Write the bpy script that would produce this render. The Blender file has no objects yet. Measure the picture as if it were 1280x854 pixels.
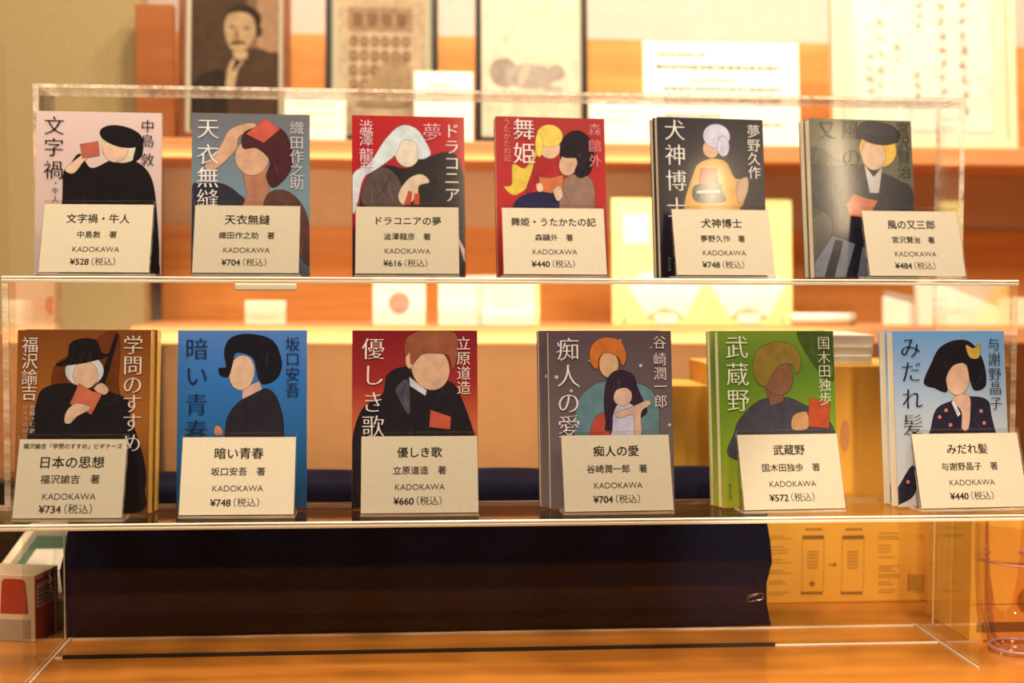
import bpy, bmesh, math, random
from mathutils import Vector, Matrix
SC = bpy.context.scene
COL = SC.collection
R = math.radians

# ------------------------------------------------------------------ camera
F = 1700.0                                   # focal length in pixels of the 1280 x 854 frame
YAW, PITCH, ROLL = R(4.7), R(2.76), R(0.25)
CAM = Vector((0, 0, 0.325))
_f = Vector((math.sin(YAW) * math.cos(PITCH), math.cos(YAW) * math.cos(PITCH), -math.sin(PITCH)))
_r = Vector((math.cos(YAW), -math.sin(YAW), 0))
_u = _r.cross(_f)
_r2 = _r * math.cos(ROLL) + _u * math.sin(ROLL)
_u2 = _u * math.cos(ROLL) - _r * math.sin(ROLL)
cd = bpy.data.cameras.new('camera')
cam = bpy.data.objects.new('camera', cd)
COL.objects.link(cam)
M4 = Matrix.Identity(4)
for i in range(3):
    M4[i][0], M4[i][1], M4[i][2], M4[i][3] = _r2[i], _u2[i], -_f[i], CAM[i]
cam.matrix_world = M4
cd.sensor_width = 36.0
cd.lens = 36.0 * F / 1280.0
cd.clip_start = 0.01
cd.dof.use_dof = True
cd.dof.focus_distance = 1.15
cd.dof.aperture_fstop = 3.6
SC.camera = cam

# ------------------------------------------------------------------ colour management, world, lights
SC.view_settings.view_transform = 'Standard'
SC.view_settings.look = 'None'
SC.view_settings.gamma = 1.0
SC.view_settings.exposure = 0.0
SC.view_settings.use_curve_mapping = False
SC.cycles.max_bounces = 24
SC.cycles.transparent_max_bounces = 40
SC.cycles.transmission_bounces = 12
SC.cycles.caustics_reflective = False
SC.cycles.caustics_refractive = False
SC.cycles.sample_clamp_indirect = 4.0

W = bpy.data.worlds.new('world')
SC.world = W
W.use_nodes = True
W.node_tree.nodes['Background'].inputs[0].default_value = (1.0, 0.62, 0.34, 1)
W.node_tree.nodes['Background'].inputs[1].default_value = 0.06
WARM = (1.0, 0.76, 0.46)

def area(name, loc, aim, size, power, color=WARM, spread=180):
    l = bpy.data.lights.new(name, 'AREA')
    l.shape = 'DISK'; l.size = size; l.energy = power; l.color = color; l.spread = R(spread)
    o = bpy.data.objects.new(name, l); COL.objects.link(o)
    o.location = loc
    o.rotation_euler = (Vector(aim) - Vector(loc)).to_track_quat('-Z', 'Y').to_euler()
    return o

def spot(name, loc, aim, power, angle, blend=0.6, color=WARM, radius=0.03):
    l = bpy.data.lights.new(name, 'SPOT')
    l.energy = power; l.color = color; l.spot_size = R(angle); l.spot_blend = blend; l.shadow_soft_size = radius
    o = bpy.data.objects.new(name, l); COL.objects.link(o)
    o.location = loc
    o.rotation_euler = (Vector(aim) - Vector(loc)).to_track_quat('-Z', 'Y').to_euler()
    return o

for lx in (-0.75, 0.0, 0.75):
    area('ceiling_and_fill_light', (lx, 0.30, 1.75), (lx * 0.8, 1.2, 0.2), 0.35, 16)
area('shelf_downlight', (0.75, 1.15, 1.75), (0.55, 1.9, 0.45), 0.25, 12.5, (1.0, 0.79, 0.58), 120)
area('shelf_downlight', (0.15, 1.15, 1.75), (0.15, 1.9, 0.45), 0.25, 9.5, (1.0, 0.79, 0.58), 120)
def glint_light(loc, aim, w, h, power):              # unseen slim lights added to streak glare on upper covers
    o = area('cover_glint_light', loc, aim, w, power, WARM, 14)
    o.data.shape = 'RECTANGLE'; o.data.size_y = h
glint_light((1.052, -0.2, 0.90), (0.288, 1.245, 0.401), 0.04, 0.09, 0.0060)
glint_light((1.352, -0.2, 0.93), (0.407, 1.245, 0.405), 0.035, 0.24, 0.0100)
glint_light((0.300, -0.2, 0.96), (0.056, 1.25, 0.412), 0.02, 0.35, 0.0034)
def strip(name, loc, aim, lx, ly, power):
    o = area(name, loc, aim, lx, power); o.data.shape = 'RECTANGLE'; o.data.size_y = ly
    o.rotation_euler.y = 0; o.rotation_euler.z = 0
    return o
strip('shelf_fill_light', (0.03, 1.735, 0.466), (0.03, 1.93, 0.36), 0.75, 0.02, 0.5)  # unseen fill added to brighten the recess between the shelves
strip('cupboard_fill_light', (0.10, 1.66, 0.232), (0.10, 1.95, 0.07), 0.95, 0.03, 1.5)  # unseen fill added to lift the recess under the lower shelf
area('ceiling_and_fill_light', (-1.5, 0.2, 1.0), (0.2, 1.18, 0.22), 0.3, 9)  # unseen left fill, added to brighten the page edges; not on the ceiling
spot('box_fill_spot', (0.10, -0.5, 0.36), (0.47, 1.31, 0.03), 80, 14, 0.5)  # unseen low spot added to brighten the yellow boxes

# ------------------------------------------------------------------ geometry helpers
def ray(px, py):
    return _f * F + _r2 * (px - 640.0) - _u2 * (py - 427.0)
def at(px, py, Y):                            # the point of the vertical plane y = Y seen at a pixel
    d = ray(px, py)
    return CAM + d * ((Y - CAM.y) / d.y)
def on(px, py, Z):                            # the point of the level plane z = Z seen at a pixel
    d = ray(px, py)
    return CAM + d * ((Z - CAM.z) / d.z)

class MB:
    def __init__(s):
        s.v = []; s.f = []; s.m = []; s.c = []
    def add(s, vs, fs, m=0, c=None):
        b = len(s.v)
        s.v += [tuple(p) for p in vs]
        for f in fs:
            s.f.append([b + i for i in f]); s.m.append(m); s.c.append(c)
        return s
    def box(s, x0, x1, y0, y1, z0, z1, m=0, thin=None, em=0, c=None):
        vs = [(x0, y0, z0), (x1, y0, z0), (x1, y1, z0), (x0, y1, z0), (x0, y0, z1), (x1, y0, z1), (x1, y1, z1), (x0, y1, z1)]
        fs = [((0, 3, 2, 1), 'z'), ((4, 5, 6, 7), 'z'), ((0, 1, 5, 4), 'y'), ((2, 3, 7, 6), 'y'), ((1, 2, 6, 5), 'x'), ((3, 0, 4, 7), 'x')]
        for f, ax in fs:
            s.add([vs[i] for i in f], [(0, 1, 2, 3)], m if (thin is None or ax == thin) else em, c)
        return s
    def prism(s, pts, y0, y1, m=0, c=None):   # outline in x,z pulled through y (front at y0)
        n = len(pts)
        vs = [(p[0], y0, p[1]) for p in pts] + [(p[0], y1, p[1]) for p in pts]
        fs = [list(range(n)), list(range(2 * n - 1, n - 1, -1))]
        fs += [[i, n + i, n + (i + 1) % n, (i + 1) % n] for i in range(n)]
        return s.add(vs, fs, m, c)
    def tube(s, path, r, n=10, m=0, closed=False):
        P = [Vector(p) for p in path]; k = len(P); rings = []
        for i, p in enumerate(P):
            a = P[(i - 1) % k] if closed else P[max(i - 1, 0)]
            b = P[(i + 1) % k] if closed else P[min(i + 1, k - 1)]
            t = (b - a).normalized()
            up = Vector((0, 0, 1)) if abs(t.z) < 0.9 else Vector((0, 1, 0))
            e1 = t.cross(up).normalized(); e2 = e1.cross(t)
            rr = r[i] if isinstance(r, (list, tuple)) else r
            rings.append([p + (e1 * math.cos(2 * math.pi * j / n) + e2 * math.sin(2 * math.pi * j / n)) * rr for j in range(n)])
        vs = [q for g in rings for q in g]; fs = []
        for i in range(k if closed else k - 1):
            for j in range(n):
                a = i * n; b = ((i + 1) % k) * n
                fs.append((a + j, a + (j + 1) % n, b + (j + 1) % n, b + j))
        if not closed:
            fs.append(list(range(n))); fs.append(list(range((k - 1) * n, k * n))[::-1])
        return s.add(vs, fs, m)
    def build(s, name, mats, parent=None, bevel=0, smooth=False, seg=2, weld=None, recalc=True):
        me = bpy.data.meshes.new(name)
        me.from_pydata(s.v, [], s.f)
        for mt in (mats if isinstance(mats, (list, tuple)) else [mats]):
            me.materials.append(mt)
        for p, mi in zip(me.polygons, s.m):
            p.material_index = mi; p.use_smooth = smooth
        if any(c is not None for c in s.c):
            ca = me.color_attributes.new('ink', 'FLOAT_COLOR', 'CORNER')
            for p, c in zip(me.polygons, s.c):
                for li in p.loop_indices:
                    ca.data[li].color = (*(c or (1, 1, 1)), 1)
        if weld is None: weld = bevel > 0
        if weld or recalc:
            bm = bmesh.new(); bm.from_mesh(me)
            if weld: bmesh.ops.remove_doubles(bm, verts=bm.verts, dist=1e-6)
            if recalc: bmesh.ops.recalc_face_normals(bm, faces=bm.faces)
            bm.to_mesh(me); bm.free()
        o = bpy.data.objects.new(name, me); COL.objects.link(o)
        if bevel:
            b = o.modifiers.new('bevel', 'BEVEL'); b.width = bevel; b.segments = seg; b.limit_method = 'ANGLE'
        if parent: o.parent = parent
        return o

def tag(o, label=None, cat=None, group=None, kind=None):
    if label: o['label'] = label
    if cat: o['category'] = cat
    if group: o['group'] = group
    if kind: o['kind'] = kind
    return o
def empty(name, loc, label, cat, group=None, rot=(0, 0, 0)):
    o = bpy.data.objects.new(name, None); COL.objects.link(o)
    o.empty_display_size = 0.02
    o.location = loc; o.rotation_euler = rot
    return tag(o, label, cat, group)

# ------------------------------------------------------------------ colours and materials
def lin1(c):
    c /= 255.0
    return c / 12.92 if c <= 0.04045 else ((c + 0.055) / 1.055) ** 2.4
def lin(c):
    return tuple(lin1(x) for x in c)
WHITE = lin((255, 226, 178))                  # how white paper looks under the warm lamps
def col(r, g, b, w=WHITE):                    # the surface colour behind a colour seen under that light
    return tuple(max(0.003, min(0.9, 0.80 * a / k)) for a, k in zip(lin((r, g, b)), w))

def mat(name, color, rough=0.5, spec=0.5, metallic=0.0, noise=None, bump=None, trans=0.0, coat=0.0, alpha=1.0):
    m = bpy.data.materials.new(name); m.use_nodes = True
    nt = m.node_tree; b = nt.nodes['Principled BSDF']
    b.inputs['Base Color'].default_value = (*color, 1)
    b.inputs['Roughness'].default_value = rough
    b.inputs['Specular IOR Level'].default_value = spec
    b.inputs['Metallic'].default_value = metallic
    b.inputs['Transmission Weight'].default_value = trans
    b.inputs['Coat Weight'].default_value = coat
    b.inputs['Coat Roughness'].default_value = 0.08
    b.inputs['Alpha'].default_value = alpha
    tc = nt.nodes.new('ShaderNodeTexCoord')
    if noise:
        sc, amt, stretch = noise
        mp = nt.nodes.new('ShaderNodeMapping'); mp.inputs['Scale'].default_value = stretch
        nz = nt.nodes.new('ShaderNodeTexNoise'); nz.inputs['Scale'].default_value = sc; nz.inputs['Detail'].default_value = 5
        rp = nt.nodes.new('ShaderNodeValToRGB')
        rp.color_ramp.elements[0].position = 0.3; rp.color_ramp.elements[1].position = 0.7
        rp.color_ramp.elements[0].color = (*[c * (1 - amt) for c in color], 1)
        rp.color_ramp.elements[1].color = (*[min(1, c * (1 + amt)) for c in color], 1)
        nt.links.new(tc.outputs['Object'], mp.inputs[0]); nt.links.new(mp.outputs[0], nz.inputs['Vector'])
        nt.links.new(nz.outputs['Fac'], rp.inputs[0]); nt.links.new(rp.outputs[0], b.inputs['Base Color'])
    if bump:
        n2 = nt.nodes.new('ShaderNodeTexNoise'); n2.inputs['Scale'].default_value = bump[0]; n2.inputs['Detail'].default_value = 3
        bp = nt.nodes.new('ShaderNodeBump'); bp.inputs['Strength'].default_value = bump[1]; bp.inputs['Distance'].default_value = 0.002
        nt.links.new(tc.outputs['Object'], n2.inputs['Vector']); nt.links.new(n2.outputs['Fac'], bp.inputs['Height'])
        nt.links.new(bp.outputs[0], b.inputs['Normal'])
    return m

def wood(name, c1, c2, rough=0.35, stretch=(1.2, 14, 14), scale=4.0, coat=0.0):
    m = mat(name, c1, rough, coat=coat); nt = m.node_tree; b = nt.nodes['Principled BSDF']
    tc = nt.nodes.new('ShaderNodeTexCoord'); mp = nt.nodes.new('ShaderNodeMapping'); mp.inputs['Scale'].default_value = stretch
    nz = nt.nodes.new('ShaderNodeTexNoise'); nz.inputs['Scale'].default_value = scale; nz.inputs['Detail'].default_value = 7; nz.inputs['Distortion'].default_value = 0.5
    rp = nt.nodes.new('ShaderNodeValToRGB'); rp.color_ramp.elements[0].position = 0.35; rp.color_ramp.elements[1].position = 0.68
    rp.color_ramp.elements[0].color = (*c1, 1); rp.color_ramp.elements[1].color = (*c2, 1)
    nt.links.new(tc.outputs['Object'], mp.inputs[0]); nt.links.new(mp.outputs[0], nz.inputs['Vector'])
    nt.links.new(nz.outputs['Fac'], rp.inputs[0]); nt.links.new(rp.outputs[0], b.inputs['Base Color'])
    return m

def ink_material(name, rough=0.35, spec=0.5, coat=0.0):      # printed colours stored on the faces
    m = mat(name, (1, 1, 1), rough, spec, coat=coat); nt = m.node_tree
    a = nt.nodes.new('ShaderNodeVertexColor'); a.layer_name = 'ink'
    tc = nt.nodes.new('ShaderNodeTexCoord'); nz = nt.nodes.new('ShaderNodeTexNoise'); nz.inputs['Scale'].default_value = 90; nz.inputs['Detail'].default_value = 8
    mr = nt.nodes.new('ShaderNodeMapRange'); mr.inputs['From Min'].default_value = 0.3; mr.inputs['From Max'].default_value = 0.7
    mr.inputs['To Min'].default_value = 0.82; mr.inputs['To Max'].default_value = 1.15
    vm = nt.nodes.new('ShaderNodeVectorMath'); vm.operation = 'SCALE'
    nt.links.new(tc.outputs['Object'], nz.inputs['Vector']); nt.links.new(nz.outputs['Fac'], mr.inputs['Value'])
    nt.links.new(a.outputs['Color'], vm.inputs[0]); nt.links.new(mr.outputs[0], vm.inputs['Scale'])
    nt.links.new(vm.outputs['Vector'], nt.nodes['Principled BSDF'].inputs['Base Color'])
    return m

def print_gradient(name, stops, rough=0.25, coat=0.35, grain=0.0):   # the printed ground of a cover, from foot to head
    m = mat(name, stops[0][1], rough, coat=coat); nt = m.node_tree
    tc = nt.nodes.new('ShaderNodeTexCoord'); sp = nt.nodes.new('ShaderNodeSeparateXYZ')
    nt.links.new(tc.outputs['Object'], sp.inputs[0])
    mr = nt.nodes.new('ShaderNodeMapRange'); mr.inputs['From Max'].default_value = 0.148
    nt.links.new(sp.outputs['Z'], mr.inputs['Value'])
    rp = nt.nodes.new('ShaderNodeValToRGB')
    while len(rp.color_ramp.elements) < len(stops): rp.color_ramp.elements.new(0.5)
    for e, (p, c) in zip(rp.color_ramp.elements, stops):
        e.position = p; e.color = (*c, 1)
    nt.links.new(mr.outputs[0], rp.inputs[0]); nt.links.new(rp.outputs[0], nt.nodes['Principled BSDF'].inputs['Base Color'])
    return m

def acrylic(name, tint=(0.985, 0.98, 0.97), refl=1.0, amount=0.5):
    m = bpy.data.materials.new(name); m.use_nodes = True; nt = m.node_tree
    for n in list(nt.nodes):
        if n.type != 'OUTPUT_MATERIAL': nt.nodes.remove(n)
    out = nt.nodes['Material Output']
    t = nt.nodes.new('ShaderNodeBsdfTransparent'); t.inputs[0].default_value = (*tint, 1)
    g = nt.nodes.new('ShaderNodeBsdfGlossy'); g.inputs['Roughness'].default_value = 0.015; g.inputs['Color'].default_value = (refl, refl, refl, 1)
    fr = nt.nodes.new('ShaderNodeFresnel'); fr.inputs['IOR'].default_value = 1.45
    mx = nt.nodes.new('ShaderNodeMixShader')
    ml = nt.nodes.new('ShaderNodeMath'); ml.operation = 'MULTIPLY'; ml.inputs[1].default_value = amount
    nt.links.new(fr.outputs[0], ml.inputs[0])
    nt.links.new(ml.outputs[0], mx.inputs[0]); nt.links.new(t.outputs[0], mx.inputs[1]); nt.links.new(g.outputs[0], mx.inputs[2])
    nt.links.new(mx.outputs[0], out.inputs[0])
    return m

def acrylic_edge(name, color, clear=0.45, scale=(30, 30, 30)):
    m = bpy.data.materials.new(name); m.use_nodes = True; nt = m.node_tree
    for n in list(nt.nodes):
        if n.type != 'OUTPUT_MATERIAL': nt.nodes.remove(n)
    out = nt.nodes['Material Output']
    tc = nt.nodes.new('ShaderNodeTexCoord'); mp = nt.nodes.new('ShaderNodeMapping'); mp.inputs['Scale'].default_value = scale
    nz = nt.nodes.new('ShaderNodeTexNoise'); nz.inputs['Scale'].default_value = 1.0; nz.inputs['Detail'].default_value = 6; nz.inputs['Roughness'].default_value = 0.7
    rp = nt.nodes.new('ShaderNodeValToRGB'); rp.color_ramp.elements[0].position = 0.38; rp.color_ramp.elements[1].position = 0.62
    rp.color_ramp.elements[0].color = (clear - 0.3,) * 3 + (1,); rp.color_ramp.elements[1].color = (clear + 0.3,) * 3 + (1,)
    nt.links.new(tc.outputs['Object'], mp.inputs[0]); nt.links.new(mp.outputs[0], nz.inputs['Vector']); nt.links.new(nz.outputs['Fac'], rp.inputs[0])
    a = nt.nodes.new('ShaderNodeBsdfPrincipled'); a.inputs['Base Color'].default_value = (*color, 1); a.inputs['Roughness'].default_value = 0.25
    a.inputs['Subsurface Weight'].default_value = 0.0
    t = nt.nodes.new('ShaderNodeBsdfTransparent'); t.inputs[0].default_value = (0.97, 0.95, 0.92, 1)
    mx = nt.nodes.new('ShaderNodeMixShader')
    nt.links.new(rp.outputs[0], mx.inputs[0]); nt.links.new(a.outputs[0], mx.inputs[1]); nt.links.new(t.outputs[0], mx.inputs[2])
    nt.links.new(mx.outputs[0], out.inputs[0])
    return m

M = {}
M['floor'] = wood('floor_boards', (0.25, 0.13, 0.06), (0.34, 0.19, 0.09))
M['plaster'] = mat('cream_plaster', (0.55, 0.46, 0.45), 0.8, noise=(60, 0.03, (1, 1, 1)))
M['olive'] = mat('olive_wallcovering', (0.33, 0.26, 0.135), 0.8, noise=(220, 0.10, (1, 1, 1)))
M['orange_wood'] = wood('orange_wood', (0.60, 0.25, 0.075), (0.72, 0.34, 0.11), 0.4)
M['dark_orange'] = wood('dark_orange_wood', (0.25, 0.075, 0.02), (0.34, 0.11, 0.03), 0.4)
M['pale_wood'] = wood('pale_orange_wood', (0.56, 0.25, 0.105), (0.64, 0.31, 0.14), 0.45)
M['peach_panel'] = mat('peach_panel', (0.68, 0.42, 0.22), 0.6, noise=(40, 0.05, (1, 1, 1)))
M['shelf_shade_tan'] = mat('shelf_shade_tan', (0.60, 0.42, 0.28), 0.6, noise=(40, 0.06, (1, 1, 1)))
M['counter'] = wood('counter_wood', (0.40, 0.14, 0.022), (0.56, 0.225, 0.042), 0.22, (1.0, 9, 9), 3.0, 0.3)
M['acrylic'] = acrylic('clear_acrylic')
M['clear_base'] = acrylic('clear_acrylic_base', amount=0.28)
M['edge'] = acrylic_edge('cut_acrylic_edge', (0.95, 0.93, 0.88), 0.66, (5, 60, 60))
M['edge_glint'] = mat('painted_edge_glint', (0.95, 0.93, 0.88), 0.15, 0.6, noise=(3.0, 0.05, (4, 80, 80)))  # cream colour stands in for light gathered in the acrylic edge
M['edge_clear'] = acrylic_edge('clear_acrylic_edge', (0.95, 0.93, 0.88), 0.69, (4, 60, 60))
M['sleeve'] = acrylic('clear_card_sleeve', amount=0.35)
M['edge_rough'] = acrylic_edge('chipped_acrylic_edge', (0.97, 0.95, 0.92), 0.5, (70, 60, 60))
M['navy'] = mat('navy_cloth', (0.012, 0.013, 0.048), 0.85, 0.08, noise=(500, 0.3, (1, 1, 1)), bump=(900, 0.3))
M['pages'] = mat('book_page_edges', (0.86, 0.80, 0.68), 0.8, 0.2, noise=(90, 0.10, (60, 0.2, 0.2)))
M['ink'] = ink_material('printed_ink', 0.25, 0.5, 0.35)
M['matte_ink'] = ink_material('matte_printed_ink', 0.7, 0.2)
M['card'] = mat('cream_card', (0.70, 0.68, 0.64), 0.75, 0.2, noise=(300, 0.03, (1, 1, 1)))
M['black_text'] = mat('dark_print', (0.035, 0.028, 0.022), 0.7, 0.2)
M['grey_text'] = mat('grey_print', (0.12, 0.10, 0.08), 0.7, 0.2)
M['white_paper'] = mat('white_paper', (0.86, 0.84, 0.80), 0.7, 0.2)
M['cream_paper'] = mat('cream_paper', (0.80, 0.72, 0.60), 0.7, 0.2)
M['frame_dark'] = mat('black_frame', (0.012, 0.014, 0.014), 0.3)
M['frame_brown'] = wood('red_brown_frame', (0.16, 0.045, 0.02), (0.22, 0.07, 0.03), 0.3)
M['frame_pale'] = wood('pale_wood_frame', (0.75, 0.62, 0.45), (0.82, 0.70, 0.52), 0.4)
M['mat_white'] = mat('frame_bevel_white', (0.85, 0.83, 0.72), 0.5)
M['glass'] = acrylic('picture_glass', (0.97, 0.97, 0.96), 0.6)
M['yellow_box'] = mat('yellow_cardboard', (0.82, 0.46, 0.08), 0.65, 0.25, noise=(25, 0.04, (1, 1, 1)))
M['bright_yellow'] = mat('bright_yellow_card', (0.86, 0.62, 0.16), 0.6, 0.25)
M['pale_yellow'] = mat('pale_yellow_sheet', (0.86, 0.84, 0.40), 0.6, 0.2)
M['box_print'] = mat('brown_box_print', (0.26, 0.145, 0.04), 0.7, 0.2)
M['metal'] = mat('steel_wire', (0.7, 0.68, 0.62), 0.25, metallic=1.0)
M['carton_white'] = mat('carton_white', (0.72, 0.60, 0.48), 0.5)
M['carton_red'] = mat('carton_red', (0.40, 0.05, 0.03), 0.45)
M['green'] = mat('dark_green_print', (0.05, 0.13, 0.09), 0.5)
M['pink_clear'] = acrylic('pink_clear_plastic', (0.95, 0.84, 0.86), 1.0)
M['pink'] = mat('pink_plastic_rim', (0.75, 0.42, 0.48), 0.25, trans=0.5)
M['sticker'] = mat('dark_sticker', (0.14, 0.07, 0.04), 0.6)
M['grey_board'] = mat('grey_board', (0.40, 0.33, 0.28), 0.7)

# ------------------------------------------------------------------ lettering
_tc = bpy.data.curves.new('lettering', 'FONT'); _to = bpy.data.objects.new('lettering', _tc); COL.objects.link(_to)
_tc.align_x = 'CENTER'
def text2d(body, bold=0.0, thin=0.0):         # flat outline of a string, size 1; thin slims the level strokes only
    _tc.body = body; _tc.offset = bold
    bpy.context.view_layer.update()
    me = bpy.data.meshes.new_from_object(_to.evaluated_get(bpy.context.evaluated_depsgraph_get()))
    vs = [[v.co.x, v.co.y] for v in me.vertices]; fs = [list(p.vertices) for p in me.polygons]
    if thin and fs:
        cnt = {}
        for f in fs:
            for a, b in zip(f, f[1:] + f[:1]):
                k = (min(a, b), max(a, b)); cnt.setdefault(k, []).append(f)
        nrm = {}
        for (a, b), ff in cnt.items():
            if len(ff) == 1:
                f = ff[0]
                cx = sum(vs[i][0] for i in f) / len(f); cy = sum(vs[i][1] for i in f) / len(f)
                dx, dy = vs[b][0] - vs[a][0], vs[b][1] - vs[a][1]
                l = math.hypot(dx, dy) or 1; nx, ny = dy / l, -dx / l
                mx, my = (vs[a][0] + vs[b][0]) / 2 - cx, (vs[a][1] + vs[b][1]) / 2 - cy
                if nx * mx + ny * my < 0: nx, ny = -nx, -ny
                for i in (a, b):
                    n = nrm.setdefault(i, [0, 0]); n[0] += nx; n[1] += ny
        for i, (nx, ny) in nrm.items():
            l = math.hypot(nx, ny)
            if l > 1e-6: vs[i][1] -= thin * ny / l
    bpy.data.meshes.remove(me)
    return vs, fs

def put_text(mb, body, x, z, size, y, bold=0.0, thin=0.0, c=None, squeeze=1.0):
    vs, fs = text2d(body, bold, thin)
    mb.add([(x + p[0] * size * squeeze, y, z + (p[1] - 0.36) * size) for p in vs], fs, 0, c)

# ------------------------------------------------------------------ shapes for printed pictures
def smooth_poly(pts, n=6):
    out = []; k = len(pts)
    for i in range(k):
        p0, p1, p2, p3 = pts[i - 1], pts[i], pts[(i + 1) % k], pts[(i + 2) % k]
        for j in range(n):
            t = j / n
            out.append(tuple(0.5 * (2 * b + (c - a) * t + (2 * a - 5 * b + 4 * c - d) * t * t + (3 * b - a - 3 * c + d) * t ** 3) for a, b, c, d in zip(p0, p1, p2, p3)))
    return out
def ell(cx, cy, rx, ry, rot=0, n=36):
    c, s = math.cos(R(rot)), math.sin(R(rot))
    return [(cx + rx * math.cos(t) * c - ry * math.sin(t) * s, cy + rx * math.cos(t) * s + ry * math.sin(t) * c) for t in [2 * math.pi * i / n for i in range(n)]]
def clip(pts, x0, x1, y0, y1):
    def half(P, inside, cut):
        o = []
        for a, b in zip(P, P[1:] + P[:1]):
            if inside(a): o.append(a)
            if inside(a) != inside(b): o.append(cut(a, b))
        return o
    def cx(v): return lambda a, b: (v, a[1] + (b[1] - a[1]) * (v - a[0]) / (b[0] - a[0]))
    def cy(v): return lambda a, b: (a[0] + (b[0] - a[0]) * (v - a[1]) / (b[1] - a[1]), v)
    for ins, ct in ((lambda p: p[0] >= x0, cx(x0)), (lambda p: p[0] <= x1, cx(x1)), (lambda p: p[1] >= y0, cy(y0)), (lambda p: p[1] <= y1, cy(y1))):
        if len(pts) < 3: return []
        pts = half(pts, ins, ct)
    return pts
def off_poly(P, d):
    n = len(P); A = sum(P[i - 1][0] * P[i][1] - P[i][0] * P[i - 1][1] for i in range(n)); sg = 1 if A > 0 else -1; o = []
    for i in range(n):
        a, b = P[i - 1], P[(i + 1) % n]
        dx, dy = b[0] - a[0], b[1] - a[1]; l = math.hypot(dx, dy) or 1
        o.append((P[i][0] + sg * d * dy / l, P[i][1] - sg * d * dx / l))
    return o
def inside(P, x, y):
    r = False
    for a, b in zip(P, P[1:] + P[:1]):
        if (a[1] > y) != (b[1] > y) and x < a[0] + (b[0] - a[0]) * (y - a[1]) / (b[1] - a[1]): r = not r
    return r
def strokes(P, seed, n=9):                    # loose brush strokes that stay within a printed shape
    rn = random.Random(seed); out = []
    x0, x1 = min(p[0] for p in P), max(p[0] for p in P); y0, y1 = min(p[1] for p in P), max(p[1] for p in P)
    for _ in range(n):
        x, y = rn.uniform(x0, x1), rn.uniform(y0, y1)
        a, bend = rn.uniform(50, 130), rn.uniform(-4, 4); path = []
        for k in range(14):
            if not inside(P, x, y): break
            path.append((x, y, a)); x += 6 * math.cos(R(a)); y += 6 * math.sin(R(a)); a += bend
        if len(path) < 5: continue
        L, Rr = [], []; w = rn.uniform(0.8, 2.4)
        for k, (px, py, pa) in enumerate(path):
            h = w * math.sin(math.pi * (k + 0.3) / (len(path) - 0.4)); nx, ny = -math.sin(R(pa)) * h, math.cos(R(pa)) * h
            L.append((px + nx, py + ny)); Rr.append((px - nx, py - ny))
        out.append((L + Rr[::-1], rn.choice((0.45, 0.6, 1.7, 2.2))))
    return out
def art(mb, items, rect, x0, x1, z0, z1, y, step=0.00003, white=WHITE, line=0.0):
    """items in the units of rect (u right, v down), laid on the face x0..x1, z0..z1 in front of y"""
    u0, u1, v0, v1 = rect
    for k, it in enumerate(items):
        kind, c = it[0], col(*it[1], w=white)
        P = {'p': lambda: list(it[2]), 's': lambda: smooth_poly(list(it[2])), 'e': lambda: ell(*it[2])}[kind]()
        big = line and min(max(p[i] for p in P) - min(p[i] for p in P) for i in (0, 1)) > 25
        for P, cc, d in ((off_poly(P, line), tuple(x * 0.22 for x in c), 0.5), (P, c, 1.0)) if big else ((P, c, 1.0),):
            P = clip(P, u0, u1, v0, v1)
            if len(P) < 3: continue
            Q = [(x0 + (p[0] - u0) / (u1 - u0) * (x1 - x0), y - step * (k + d), z1 - (p[1] - v0) / (v1 - v0) * (z1 - z0)) for p in P]
            mb.add(Q, [list(range(len(Q)))], 0, cc)
        if big and kind == 's' and it[1][0] - it[1][2] < 84 or (big and it[1][0] > 190 and it[1][1] > 160 and it[1][2] > 165):
            for sp_, f in strokes(P, k * 7 + len(P), 14):
                sp_ = clip(sp_, u0, u1, v0, v1)
                if len(sp_) < 3: continue
                Q = [(x0 + (p[0] - u0) / (u1 - u0) * (x1 - x0), y - step * (k + 1.3), z1 - (p[1] - v0) / (v1 - v0) * (z1 - z0)) for p in sp_]
                lift = 0.012 if f > 1 else 0.0
                mb.add(Q, [list(range(len(Q)))], 0, tuple(min(0.9, q * (f if it[1][0] < 150 else min(1.12, f + 0.25)) + lift) for q in c))

# ------------------------------------------------------------------ the setting
Z_U, Z_L = 0.497, 0.262                       # tops of the two background shelves
Y_B = 1.93                                    # back of the background cabinet
o = MB().box(-2.2, 2.4, -2.0, 2.2, -0.87, -0.85).build('floor', M['floor']); tag(o, kind='structure')
x_split = at(180, 380, 1.80).x
o = MB().box(x_split - 0.02, 2.4, Y_B + 0.03, Y_B + 0.08, -0.85, 1.9).build('wall_back', M['plaster']); tag(o, kind='structure')
o = MB().box(-2.2, x_split, 1.80, 1.85, -0.85, 1.9).build('wall_left', M['olive']); tag(o, kind='structure')

# wooden counter the stand is on
ct = empty('display_counter', (0, 1.1, 0), 'orange wood display counter carrying the clear stand and the boxes', 'counter')
MB().box(-1.2, 1.3, -0.17, 0.48, -0.035, 0.0).build('counter_top', M['counter'], ct, 0.003)
MB().box(-1.15, 1.25, -0.12, 0.44, -0.85, -0.035).build('counter_body', M['orange_wood'], ct)

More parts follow.
